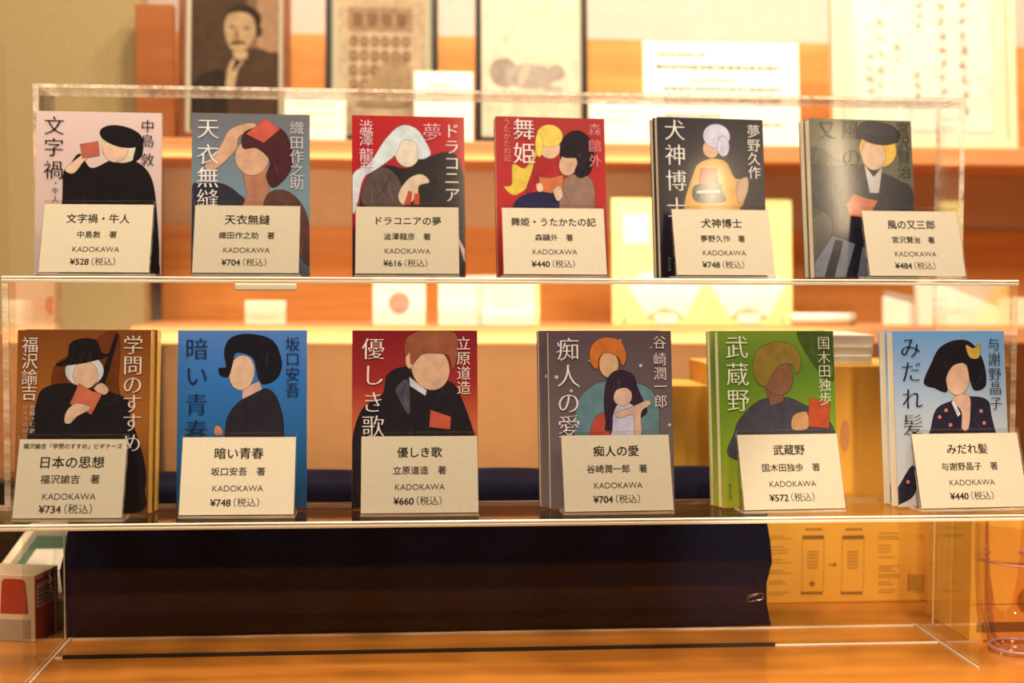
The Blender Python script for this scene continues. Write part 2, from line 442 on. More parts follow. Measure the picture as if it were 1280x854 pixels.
# cabinet with two shelves along the back wall
cb = empty('wall_shelving', (0, 1.75, -0.85), 'orange wood shelving behind the stand holding framed pictures and notices', 'shelf')
def P_(x0, x1, y0, y1, z0, z1): return (x0, x1, y0 - 1.75, y1 - 1.75, z0 + 0.85, z1 + 0.85)
MB().box(*P_(x_split + 0.002, 1.9, 1.75, Y_B, Z_U - 0.024, Z_U)).build('upper_shelf', M['pale_wood'], cb, 0.002)
MB().box(*P_(x_split + 0.002, 1.9, 1.70, Y_B, Z_L - 0.022, Z_L)).build('lower_shelf', M['pale_wood'], cb, 0.002)
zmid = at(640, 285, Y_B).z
MB().box(*P_(x_split + 0.002, 1.9, Y_B, Y_B + 0.015, zmid, Z_U - 0.024)).build('shaded_back_panel', M['shelf_shade_tan'], cb)  # shade under the upper shelf put into a separate tan colour
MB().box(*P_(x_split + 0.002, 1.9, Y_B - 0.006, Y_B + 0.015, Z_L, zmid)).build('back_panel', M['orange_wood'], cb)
MB().box(*P_(x_split + 0.002, 1.9, Y_B, Y_B + 0.015, -0.85, Z_L - 0.022)).build('lower_back_panel', M['peach_panel'], cb)
ztop = at(640, 47, Y_B).z
MB().box(*P_(x_split + 0.002, 1.9, Y_B, Y_B + 0.02, Z_U, ztop)).build('orange_back_rail', M['orange_wood'], cb)
xa, xb = at(168, 60, 1.76).x, at(216, 60, 1.76).x
zt = at(190, 4, 1.76).z
MB().box(*P_(xa, xb, 1.765, 1.785, Z_U, zt)).build('side_upright', M['dark_orange'], cb, 0.001)

# ------------------------------------------------------------------ the clear acrylic stand, three tiers
YL0, YM, YT, YTB, YMB, YBB = 1.077, 1.163, 1.278, 1.338, 1.345, 1.226
ZL, ZM, ZT = 0.130, 0.3232, 0.498
T = 0.005
def acryl(name, b, thin, parent, em='edge', face='acrylic'):
    x0, x1, y0, y1, z0, z1 = b
    return MB().box(x0, x1, y0, y1, z0, z1, 0, thin, 1).build(name, [M[face], M[em]], parent)
XL0, XL1 = at(-45, 655, YL0).x, at(1330, 655, YL0).x
XM0, XM1 = at(2, 352, YM).x, at(1273, 352, YM).x
XT0, XT1 = at(41, 120, YT).x, at(1207, 135, YT).x
XB0, XB1 = at(63, 832, YM).x, at(1178, 805, YM).x
st = empty('acrylic_tier', (0, YM, 0), 'lowest and widest tier of the clear acrylic stand, its feet on the counter', 'display stand', 'clear acrylic tiers')
def polished(name, x0, x1, yf, z1, parent):            # polished front edge of a shelf: chamfers coloured as caught light, clear band between
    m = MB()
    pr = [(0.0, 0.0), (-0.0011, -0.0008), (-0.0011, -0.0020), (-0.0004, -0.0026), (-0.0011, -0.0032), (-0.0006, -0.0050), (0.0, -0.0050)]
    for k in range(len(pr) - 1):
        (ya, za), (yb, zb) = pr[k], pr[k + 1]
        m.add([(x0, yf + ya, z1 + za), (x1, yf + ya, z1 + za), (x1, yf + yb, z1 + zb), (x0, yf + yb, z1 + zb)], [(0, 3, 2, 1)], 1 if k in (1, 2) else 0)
    return m.build(name, [M['edge_glint'], M['edge_clear']], parent, recalc=False)
def S_(x0, x1, y0, y1, z0, z1, oz=0, oy=YM): return (x0, x1, y0 - oy, y1 - oy, z0 - oz, z1 - oz)
acryl('shelf', S_(XL0, XL1, YL0, YM + 0.008, ZL - T, ZL), 'z', st)
acryl('side_panel', S_(XB0, XB0 + 0.004, YL0 + 0.004, YBB, 0, ZL - T), 'x', st, 'clear_base', 'clear_base')
acryl('side_panel', S_(XB1 - 0.004, XB1, YL0 + 0.004, YBB, 0, ZL - T), 'x', st, 'clear_base', 'clear_base')
acryl('front_panel', S_(XB0 + 0.004, XB1 - 0.004, YM, YM + 0.004, 0, ZL - T), 'y', st, 'clear_base', 'clear_base')
acryl('back_panel', S_(XB0 + 0.004, XB1 - 0.004, YBB - 0.004, YBB, 0, ZL - T), 'y', st, 'clear_base', 'clear_base')
polished('front_edge', XL0, XL1, YL0 - YM, ZL, st)
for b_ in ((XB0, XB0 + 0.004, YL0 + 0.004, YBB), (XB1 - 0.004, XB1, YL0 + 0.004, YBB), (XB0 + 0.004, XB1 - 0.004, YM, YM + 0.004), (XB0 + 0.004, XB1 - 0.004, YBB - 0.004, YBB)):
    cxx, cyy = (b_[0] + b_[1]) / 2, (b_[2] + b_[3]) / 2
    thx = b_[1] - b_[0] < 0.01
    MB().box(cxx - 0.0008 if thx else b_[0], cxx + 0.0008 if thx else b_[1], b_[2] - YM if thx else cyy - YM - 0.0024, b_[3] - YM if thx else cyy - YM - 0.0010, 0.0, 0.0012).build('foot_edge_glint', M['edge_glint'], st)  # bright bars painted as light caught along the panel feet
MB().box(at(79, 832, YM).x, at(968, 812, YM).x, -0.0024, -0.0006, 0.0, 0.0032).build('cloth_reflection_strip', M['black_text'], st)  # reflection of the navy cloth in the foot edge, put in as black strip
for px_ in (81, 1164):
    xx_ = at(px_, 720, YBB).x; MB().box(xx_, xx_ + 0.0012, YBB - YM - 0.0045, YBB - YM - 0.004, 0.0016, ZL - T).build('corner_edge_glint', M['edge_glint'], st)  # thin bright line painted as light caught in the back corner
s2 = empty('acrylic_tier', (0, YM, ZL), 'middle tier of the clear acrylic stand, a long box behind the lower books', 'display stand', 'clear acrylic tiers')
acryl('shelf', S_(XM0, XM1, YM, YMB, ZM - T, ZM, ZL), 'z', s2, 'edge')
acryl('front_panel', S_(XM0 + T, XM1 - T, YM + 0.0005, YM + 0.0045, ZL, ZM - T, ZL), 'y', s2)
acryl('side_panel', S_(XM0, XM0 + T, YM, YMB, ZL, ZM - T, ZL), 'x', s2)
acryl('side_panel', S_(XM1 - T, XM1, YM, YMB, ZL, ZM - T, ZL), 'x', s2)
polished('front_edge', XM0, XM1, 0.0, ZM - ZL, s2)
s3 = empty('acrylic_tier', (0, YT, ZM), 'top tier of the clear acrylic stand, a long box behind the upper books', 'display stand', 'clear acrylic tiers')
acryl('top_panel', S_(XT0, XT1, YT, YTB, ZT - 0.0035, ZT, ZM, YT), 'z', s3, 'edge_rough')
acryl('front_panel', S_(XT0 + T, XT1 - T, YT + 0.0005, YT + 0.0045, ZM, ZT - 0.0035, ZM, YT), 'y', s3)
acryl('side_panel', S_(XT0, XT0 + T, YT, YTB, ZM, ZT - 0.0035, ZM, YT), 'x', s3, 'edge_rough')
acryl('side_panel', S_(XT1 - T, XT1, YT, YTB, ZM, ZT - 0.0035, ZM, YT), 'x', s3, 'edge_rough')

# ------------------------------------------------------------------ books
CREAM = (240, 215, 180)
BH = 0.1485
def make_book(name_label, group, px, py, tier, ground, items, rect, words, spine=None, thick=0.011, lean=8.0, yaw=0.0, wscale=1.0, copies=1):
    """px = seen left and right of the cover, py = seen height of its foot; words = (part, [(chars, x, [y...], size, colour)])"""
    zs, yr = (ZL, YM) if tier == 'low' else (ZM, YT)
    la = R(lean)
    yfoot = yr - 0.001 - copies * (thick + 0.0004) / math.cos(la) - BH * math.sin(la)
    half = 0.0525
    yfoot -= abs(math.sin(R(yaw))) * half
    ymid = yfoot + BH / 2 * math.sin(la)
    zmid_ = zs + BH / 2
    vmid = (rect_py[px][0] + rect_py[px][1]) / 2
    a, b = at(px[0], vmid, ymid), at(px[1], vmid, ymid)
    k0, k1, cy_, sy_ = a.x / a.y, b.x / b.y, math.cos(R(yaw)), math.sin(R(yaw))
    w = (k1 - k0) * ymid / (cy_ - sy_ * (k0 + k1) / 2)
    cx = (k0 + k1) / 2 * ymid + (k1 - k0) * w * sy_ / 4
    w = max(0.100, min(0.113, w))
    root = empty('paperback_book', (cx, yfoot, zs + thick * math.sin(la) + 0.0003), name_label, 'book', group, (-la, 0, R(yaw)))
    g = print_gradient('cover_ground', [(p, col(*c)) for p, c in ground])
    sp = mat('spine_ground', col(*(spine or ground[-1][1])), 0.3, coat=0.3)
    x0, x1 = -w / 2, w / 2
    t = 0.0004
    m = MB()
    m.box(x0, x1, 0, t, 0, BH, 0)
    m.box(x0, x1 - t, thick - t, thick, 0, BH, 0)
    m.box(x1 - t, x1, t, thick, 0, BH, 1)
    cov = m.build('cover', [g, sp], root, recalc=True)
    MB().box(x0 + 0.0008, x1 - t, t, thick - t, 0.0005, BH - 0.0008).build('page_block', M['pages'], root)
    u0, u1, v0, v1 = rect
    if items:
        m = MB(); art(m, items, rect, x0 + 0.0004, x1 - 0.0004, 0.0004, BH - 0.0004, -0.00005, line=1.5)
        m.build('cover_picture', M['ink'], cov, recalc=False)
    for part, rows in words:
        for k, (chars, x, ys, size, c) in enumerate(rows):
            m = MB()
            for ch, y in zip(chars, ys):
                put_text(m, ch, x0 + (x - u0) / (u1 - u0) * w, BH - (y - v0) / (v1 - v0) * BH, size / (v1 - v0) * BH / 0.86, -0.0009, 0.0, 0.017 if size > 56 else 0.010, col(*c))
            m.build(part if k == 0 or size > 30 else 'small_lettering', M['ink'], cov, recalc=False)
    return root, w

rect_py = {}
def book_copy(src, label, dx, thick, group):
    r = src[0].copy(); COL.objects.link(r)
    r['label'] = label; r['group'] = group
    off = Matrix.Rotation(src[0].rotation_euler.z, 3, 'Z') @ Vector((dx, (thick + 0.0003) / math.cos(src[0].rotation_euler.x), 0))
    r.location = Vector(src[0].location) + off
    for ch in src[0].children:
        c = ch.copy(); COL.objects.link(c); c.parent = r
        for g in ch.children:
            d = g.copy(); COL.objects.link(d); d.parent = c
    return r
GU, GD = 'books standing on the upper tier', 'books standing on the lower tier'
SKIN = (226, 176, 130)
DK = (24, 19, 19)
def B(label, pxl, pyy, tier, *a, **k):
    rect_py[pxl] = pyy
    return make_book(label, GU if tier == 'up' else GD, pxl, pyy[1], tier, *a, **k)

# upper tier -------------------------------------------------------
b1 = B('pale pink paperback at the far left of the upper row, black cloak on cover', (45, 202), (137, 342), 'up',
  [(0, (196, 160, 135)), (1, (226, 184, 155))],
  [('s', DK, [(240, 350), (258, 330), (300, 275), (345, 330), (420, 300), (470, 288), (540, 315), (585, 380), (604, 520), (612, 690), (590, 740), (235, 740), (238, 450)]),
   ('e', (215, 190, 145), (463, 245, 78, 62)), ('e', SKIN, (440, 255, 48, 50)), ('e', DK, (462, 205, 85, 40, 12)), ('s', DK, [(520, 190), (545, 230), (540, 280), (510, 300), (520, 240)]),
   ('s', SKIN, [(262, 350), (250, 330), (320, 270), (340, 240), (370, 225), (360, 265), (320, 300), (285, 345)]),
   ('p', (186, 92, 62), [(302, 238), (372, 226), (378, 280), (312, 292)])],
  (135, 617, 112, 738),
  [('title_lettering', [('文字禍', 203, [170, 253, 340], 66, DK), ('・牛人', 211, [390, 420, 452], 24, (70, 50, 42))]),
   ('author_lettering', [('中島敦', 563, [165, 222, 295], 46, DK)])], thick=0.008, yaw=3)
b2 = B('grey paperback on the upper row with a red slab on dark red hair', (240, 388), (137, 341), 'up',
  [(0, (80, 80, 80)), (0.45, (116, 132, 126)), (1, (110, 100, 92))],
  [('s', (48, 44, 48), [(735, 420), (770, 395), (850, 390), (915, 430), (940, 480), (940, 740), (735, 740)]),
   ('s', (176, 112, 76), [(935, 330), (1030, 330), (1030, 420), (1060, 480), (1060, 560), (925, 520), (945, 430)]),
   ('s', (92, 56, 42), [(1035, 420), (1100, 415), (1160, 470), (1187, 560), (1187, 700), (1100, 600), (1010, 560), (1010, 470)]),
   ('e', (205, 150, 106), (965, 285, 65, 70)),
   ('s', (205, 150, 106), [(785, 320), (840, 250), (880, 180), (960, 152), (985, 175), (915, 205), (900, 260), (820, 335)]),
   ('s', (74, 34, 34), [(935, 190), (1010, 165), (1085, 180), (1120, 260), (1110, 340), (1050, 400), (1020, 360), (1035, 300), (985, 250), (930, 250)]),
   ('p', (196, 82, 58), [(942, 195), (1015, 135), (1072, 175), (1010, 228)])],
  (735, 1187, 118, 737),
  [('title_lettering', [('天衣無縫', 797, [180, 280, 368, 452], 74, CREAM)]),
   ('author_lettering', [('織田作之助', 1137, [172, 228, 282, 335, 385], 48, (205, 180, 158))])], thick=0.009, yaw=3)
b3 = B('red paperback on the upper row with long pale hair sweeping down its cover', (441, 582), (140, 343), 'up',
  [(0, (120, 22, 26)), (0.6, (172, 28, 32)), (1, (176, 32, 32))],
  [('s', (38, 30, 30), [(150, 480), (180, 370), (250, 320), (330, 330), (400, 290), (540, 300), (545, 740), (130, 740)]),
   ('s', (88, 66, 54), [(165, 470), (180, 365), (240, 325), (300, 370), (320, 480)]),
   ('e', (220, 190, 150), (335, 265, 48, 58)),
   ('s', (206, 200, 178), [(310, 165), (370, 175), (410, 230), (425, 275), (380, 290), (370, 230), (320, 220), (285, 280), (220, 330), (165, 370), (140, 470), (123, 500), (123, 360), (190, 310), (250, 220)]),
   ('s', (216, 176, 132), [(300, 430), (340, 370), (390, 352), (420, 380), (380, 395), (370, 440), (320, 470)]),
   ('p', (196, 66, 42), [(322, 470), (340, 415), (352, 420), (345, 470)]), ('p', (196, 66, 42), [(358, 470), (362, 425), (382, 425), (380, 470)]),
   ('p', (226, 176, 140), [(520, 570), (556, 640), (556, 690)])],
  (123, 558, 128, 740),
  [('title_lettering', [('夢', 432, [190], 64, (232, 160, 146)), ('ドラコニア', 508, [183, 245, 308, 365, 430], 54, CREAM)]),
   ('author_lettering', [('澁澤龍彦', 178, [172, 222, 282, 332], 48, (236, 190, 170))])], thick=0.008, yaw=3)
b4 = B('red paperback on the upper row with yellow and black hair shapes above a brown coat', (622, 759), (146, 343), 'up',
  [(0, (150, 30, 30)), (0.5, (186, 46, 40)), (1, (168, 52, 44))],
  [('s', (42, 38, 62), [(735, 480), (790, 435), (880, 430), (930, 470), (930, 600), (730, 600)]),
   ('s', (226, 178, 66), [(835, 235), (850, 300), (830, 340), (800, 400), (740, 440), (700, 410), (730, 400), (735, 325), (780, 340), (815, 290)]),
   ('s', (168, 44, 40), [(830, 290), (890, 285), (915, 340), (905, 380), (830, 380), (800, 430), (785, 420), (810, 350)]),
   ('s', (150, 110, 84), [(930, 380), (1000, 355), (1045, 390), (1050, 480), (1040, 600), (920, 600), (915, 440)]),
   ('e', (222, 172, 126), (880, 262, 40, 38)), ('e', (236, 190, 76), (880, 215, 50, 42)), ('e', (236, 190, 76), (838, 250, 14, 45)),
   ('e', (40, 30, 32), (985, 275, 66, 82)), ('e', (214, 160, 118), (950, 322, 34, 42, 20)),
   ('s', (40, 30, 32), [(985, 225), (1045, 250), (1040, 340), (1000, 370), (975, 350), (990, 300), (930, 290)]),
   ('p', (206, 106, 60), [(835, 370), (880, 375), (928, 362), (925, 425), (880, 430), (838, 425)]),
   ('s', SKIN, [(825, 400), (845, 395), (850, 420), (830, 425)]), ('s', SKIN, [(890, 420), (915, 405), (925, 440), (905, 460)])],
  (672, 1095, 146, 740),
  [('title_lettering', [('舞姫', 780, [195, 285], 74, (246, 216, 186)), ('うたかたの記', 715, [168, 195, 222, 249, 276, 304], 25, (230, 130, 116))]),
   ('author_lettering', [('森鷗外', 1055, [190, 253, 308], 44, (226, 128, 112))])], thick=0.010, yaw=5)
b5 = B('black paperback on the upper row with a yellow robe below pale hair', (825, 958), (147, 344), 'up',
  [(0, (26, 22, 28)), (1, (44, 36, 40))],
  [('s', (214, 150, 62), [(150, 430), (185, 310), (205, 275), (250, 258), (295, 270), (320, 320), (350, 325), (365, 340), (350, 400), (330, 450), (330, 650), (150, 650)]),
   ('p', (168, 56, 40), [(208, 290), (262, 290), (264, 330), (270, 345), (200, 345)]),
   ('s', (58, 54, 60), [(190, 348), (270, 342), (276, 362), (284, 400), (190, 400)]), ('p', (196, 172, 140), [(194, 366), (272, 362), (273, 370), (193, 374)]),
   ('e', (216, 158, 114), (245, 225, 26, 30)), ('e', (206, 190, 186), (265, 182, 44, 40)), ('e', (206, 190, 186), (286, 215, 20, 34)),
   ('s', (200, 150, 110), [(330, 340), (362, 318), (366, 350), (350, 395), (332, 400)])],
  (70, 421, 124, 650),
  [('title_lettering', [('犬神博士', 127, [168, 250, 335, 425], 64, CREAM), ('角川文庫', 97, [590, 602, 614, 626], 9, (150, 140, 132))]),
   ('author_lettering', [('夢野久作', 387, [165, 212, 257, 303], 40, CREAM)])], thick=0.009, yaw=7, lean=7, copies=2)
b6 = B('dark olive paperback on the upper row, black cap above yellow hair', (1016, 1144), (152, 345), 'up',
  [(0, (62, 58, 56)), (0.6, (96, 86, 62)), (1, (104, 94, 66))],
  [('s', (66, 62, 44), [(575, 250), (650, 265), (740, 330), (700, 400), (620, 430), (575, 450)]),
   ('s', (36, 32, 38), [(575, 300), (640, 300), (740, 290), (800, 310), (870, 340), (918, 390), (918, 660), (640, 660), (640, 470), (575, 420)]),
   ('p', (120, 112, 108), [(575, 610), (640, 520), (760, 560), (760, 650), (575, 650)]), ('p', (36, 32, 38), [(610, 650), (650, 530), (675, 535), (640, 650)]), ('p', (36, 32, 38), [(680, 650), (715, 545), (738, 550), (715, 650)]),
   ('p', (196, 176, 150), [(755, 290), (785, 330), (815, 295), (800, 380), (770, 380)]),
   ('e', (224, 168, 56), (803, 240, 62, 58)), ('e', (222, 170, 122), (787, 258, 40, 48)), ('e', (34, 30, 32), (808, 188, 72, 36, 6)), ('e', (48, 44, 46), (805, 175, 62, 24, 8)),
   ('p', (196, 98, 58), [(690, 420), (715, 385), (760, 400), (795, 405), (760, 460), (700, 455)])],
  (577, 918, 146, 650),
  [('title_lettering', [('又', 635, [184], 56, (54, 46, 34)), ('風の', 713, [182, 268], 58, (54, 46, 34))]),
   ('author_lettering', [('宮沢賢治', 889, [172, 218, 263, 310], 42, (58, 50, 36))])], thick=0.011, yaw=7, lean=7, copies=2)
# lower tier -------------------------------------------------------
b7 = B('brown paperback on the lower row with yellow spine and black hat', (19, 186), (418, 644), 'low',
  [(0, (118, 62, 26)), (0.55, (168, 96, 36)), (1, (128, 66, 24))],
  [('s', (108, 52, 20), [(200, 250), (300, 190), (440, 112), (450, 300), (440, 400), (220, 400)]),
   ('s', (34, 27, 26), [(105, 500), (130, 400), (160, 330), (260, 310), (350, 330), (430, 345), (490, 375), (500, 450), (525, 500), (560, 620), (560, 700), (520, 790), (80, 790)]),
   ('p', (30, 24, 22), [(438, 122), (448, 128), (410, 268), (390, 330), (378, 300)]),
   ('e', (214, 200, 182), (318, 262, 74, 58)), ('e', SKIN, (322, 278, 48, 50)),
   ('s', (30, 24, 24), [(208, 242), (250, 215), (262, 160), (310, 142), (362, 150), (382, 195), (410, 200), (380, 216), (300, 235)]),
   ('p', (206, 104, 68), [(298, 310), (352, 340), (390, 345), (348, 425), (320, 410), (265, 385)]),
   ('s', SKIN, [(245, 450), (255, 410), (290, 385), (340, 395), (335, 410), (295, 430), (265, 458)]), ('s', SKIN, [(358, 330), (385, 308), (412, 330), (398, 350)])],
  (58, 572, 112, 790),
  [('title_lettering', [('学問のすすめ', 505, [168, 243, 315, 385, 455, 530], 66, CREAM)]),
   ('author_lettering', [('福沢諭吉', 108, [168, 228, 288, 345], 54, CREAM), ('佐藤きむ訳', 122, [400, 421, 442, 462, 486], 18, (226, 190, 156)), ('坂井達朗解説', 95, [400, 421, 442, 462, 486, 508], 18, (206, 150, 110))])],
  spine=(232, 178, 66), thick=0.013, yaw=-4, lean=6, copies=2)
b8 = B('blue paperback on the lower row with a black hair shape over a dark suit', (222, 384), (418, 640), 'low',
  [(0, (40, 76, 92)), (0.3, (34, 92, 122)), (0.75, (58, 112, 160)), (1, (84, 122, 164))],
  [('s', (46, 38, 40), [(860, 500), (880, 420), (930, 370), (1000, 335), (1045, 350), (1075, 420), (1085, 510), (1085, 790), (860, 790)]),
   ('p', (212, 160, 130), [(925, 330), (990, 305), (1000, 335), (950, 360), (925, 372)]), ('e', SKIN, (922, 272, 48, 66, 8)),
   ('s', (30, 25, 29), [(862, 250), (855, 190), (880, 140), (950, 125), (1040, 150), (1075, 230), (1060, 290), (1010, 315), (985, 290), (965, 215), (900, 195), (885, 240), (870, 285), (840, 280), (835, 255)]),
   ('s', (206, 130, 92), [(820, 505), (822, 475), (842, 478), (850, 505)])],
  (678, 1172, 112, 785),
  [('title_lettering', [('暗い青春', 750, [183, 285, 392, 492], 76, (26, 38, 62))]),
   ('author_lettering', [('坂口安吾', 1117, [165, 222, 280, 340], 50, (30, 38, 54))])], thick=0.009, yaw=2)
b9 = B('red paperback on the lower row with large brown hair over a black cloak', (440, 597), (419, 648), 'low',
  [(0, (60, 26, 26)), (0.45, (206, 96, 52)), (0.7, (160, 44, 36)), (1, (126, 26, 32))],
  [('s', (38, 30, 31), [(125, 600), (135, 500), (170, 420), (240, 370), (260, 290), (330, 260), (370, 300), (500, 320), (545, 390), (590, 520), (605, 600), (605, 815), (125, 815)]),
   ('s', (82, 74, 74), [(290, 350), (335, 310), (345, 400), (340, 450), (310, 400)]), ('p', (206, 190, 170), [(343, 300), (410, 355), (405, 375), (345, 335)]),
   ('e', (219, 165, 118), (425, 265, 72, 88, -14)), ('e', (219, 165, 118), (345, 232, 16, 34)),
   ('s', (150, 82, 50), [(328, 215), (330, 150), (380, 118), (450, 112), (520, 125), (532, 190), (512, 270), (495, 215), (440, 205), (390, 210), (352, 250), (345, 200)]),
   ('p', (198, 84, 54), [(425, 432), (503, 460), (500, 510), (420, 500)])],
  (125, 605, 115, 815),
  [('title_lettering', [('優しき歌', 205, [190, 295, 402, 497], 80, CREAM)]),
   ('author_lettering', [('立原道造', 552, [168, 228, 287, 345], 50, CREAM)])], thick=0.009, yaw=0)
stars = [('e', (196, 196, 150), (x, y, r, r)) for x, y, r in ((1149, 155, 6), (905, 292, 7), (1228, 250, 6), (925, 225, 5), (1030, 230, 3), (960, 345, 6), (1335, 480, 6), (1270, 180, 3), (990, 330, 3))]
b10 = B('grey brown paperback on the lower row with orange hair above a teal robe', (688, 842), (419, 642), 'low',
  [(0, (124, 104, 90)), (0.5, (112, 92, 82)), (1, (92, 70, 66))],
  stars + [('s', (104, 128, 120), [(970, 500), (985, 390), (1030, 335), (1090, 310), (1180, 310), (1260, 340), (1290, 400), (1295, 500), (1290, 790), (970, 790)]),
   ('s', (190, 76, 52), [(1030, 500), (1060, 440), (1130, 440), (1120, 600), (1020, 600)]),
   ('e', (216, 164, 110), (1105, 245, 36, 50)), ('s', (206, 108, 44), [(1035, 235), (1038, 180), (1070, 148), (1110, 142), (1150, 155), (1172, 205), (1160, 250), (1140, 215), (1100, 200), (1070, 215), (1060, 262)]),
   ('s', (58, 40, 48), [(1090, 460), (1085, 380), (1100, 300), (1140, 268), (1195, 285), (1215, 340), (1235, 390), (1240, 440), (1100, 500)]),
   ('s', (206, 188, 190), [(1110, 500), (1125, 420), (1150, 395), (1200, 410), (1215, 500), (1210, 600), (1110, 600)]),
   ('e', (222, 172, 134), (1155, 365, 36, 40)), ('s', (58, 40, 48), [(1110, 350), (1120, 310), (1160, 285), (1200, 320), (1205, 360), (1170, 335), (1130, 345), (1118, 390), (1112, 500), (1098, 480)]),
   ('s', (222, 172, 128), [(1130, 430), (1190, 410), (1250, 385), (1262, 400), (1225, 430), (1225, 510), (1200, 510), (1195, 440), (1140, 450)])],
  (878, 1347, 118, 790),
  [('title_lettering', [('痴人の愛', 950, [188, 290, 392, 482], 80, (240, 212, 184))]),
   ('author_lettering', [('谷崎潤一郎', 1301, [163, 228, 283, 333, 390], 47, (232, 200, 170))])], thick=0.009, yaw=5, lean=6.5, copies=2)
b11 = B('green paperback on the lower row with a brown figure in grey', (901, 1046), (419, 640), 'low',
  [(0, (150, 140, 36)), (0.4, (124, 146, 34)), (0.8, (96, 122, 36)), (1, (120, 138, 40))],
  [('s', (70, 84, 30), [(430, 112), (567, 112), (567, 300), (500, 260)]), ('s', (74, 66, 66), [(180, 500), (210, 440), (280, 380), (380, 370), (450, 400), (520, 440), (560, 500), (560, 600), (180, 600)]),
   ('p', (132, 86, 56), [(300, 330), (370, 340), (368, 385), (320, 400)]), ('e', (138, 88, 56), (352, 295, 56, 66)),
   ('s', (146, 112, 44), [(265, 300), (258, 235), (280, 185), (340, 158), (405, 170), (440, 225), (425, 280), (405, 245), (360, 245), (330, 280), (300, 325)]),
   ('p', (186, 76, 40), [(470, 372), (548, 392), (540, 490), (458, 480)]), ('s', (196, 140, 86), [(400, 490), (405, 440), (450, 425), (462, 450), (455, 490)])],
  (128, 567, 118, 780),
  [('title_lettering', [('武蔵野', 197, [180, 282, 380], 80, (238, 220, 170)), ('角川文庫', 158, [697, 712, 727, 742], 12, (60, 50, 20))]),
   ('author_lettering', [('国木田独歩', 527, [165, 220, 272, 325, 377], 46, (226, 206, 160))])], thick=0.010, yaw=6, lean=6.5, copies=2)
b12 = B('pale blue grey paperback on the lower row with a black bob hair shape', (1120, 1260), (418, 640), 'low',
  [(0, (196, 172, 146)), (0.5, (176, 172, 160)), (1, (118, 160, 188))],
  [('s', (36, 30, 38), [(745, 780), (800, 690), (850, 620), (870, 660), (850, 730), (800, 760)]), ('s', (40, 34, 42), [(925, 485), (950, 410), (1010, 380), (1060, 365), (1140, 375), (1158, 430), (1160, 600), (900, 600)]),
   ('s', (212, 160, 122), [(1010, 375), (1055, 355), (1080, 375), (1070, 480), (1045, 485), (1045, 420)]), ('p', (226, 206, 186), [(1018, 378), (1040, 430), (1030, 440), (1008, 385)]),
   ('e', (219, 165, 124), (1032, 292, 48, 66)),
   ('s', (30, 24, 26), [(905, 310), (935, 240), (970, 180), (1030, 152), (1090, 160), (1135, 230), (1142, 320), (1100, 340), (1082, 300), (1070, 240), (1020, 245), (990, 290), (990, 345), (945, 330)]),
   ('s', (206, 158, 60), [(1072, 170), (1100, 182), (1125, 165), (1120, 215), (1085, 215)])] +
  [('e', (196, 110, 76), (x, y, 7, 7)) for x, y in ((960, 440), (1000, 470), (1120, 420), (1130, 465), (985, 415), (830, 680))],
  (792, 1220, 118, 770),
  [('title_lettering', [('みだれ髪', 857, [180, 270, 372, 468], 74, (30, 26, 28))]),
   ('author_lettering', [('与謝野晶子', 1177, [168, 225, 282, 335, 392], 46, (44, 44, 50))])], thick=0.012, yaw=6, lean=6.5, copies=2)

# second copies standing behind the front ones
GC = 'second copies behind the front books'
book_copy(b5, 'second copy of the black paperback, its pale page edge showing behind', -0.0012, 0.009, GC)
book_copy(b6, 'second copy of the dark olive paperback, standing directly behind it', -0.0005, 0.011, GC)
book_copy(b7, 'second copy of the brown paperback, only its yellow spine showing behind', 0.002, 0.013, GC)
book_copy(b10, 'second copy of the grey brown paperback, jutting out beside it', -0.0065, 0.009, GC)
book_copy(b11, 'second copy of the green paperback, its pale page edge jutting out behind', -0.0035, 0.010, GC)
book_copy(b12, 'second copy of the pale blue grey paperback, jutting out behind it', -0.001, 0.012, GC)

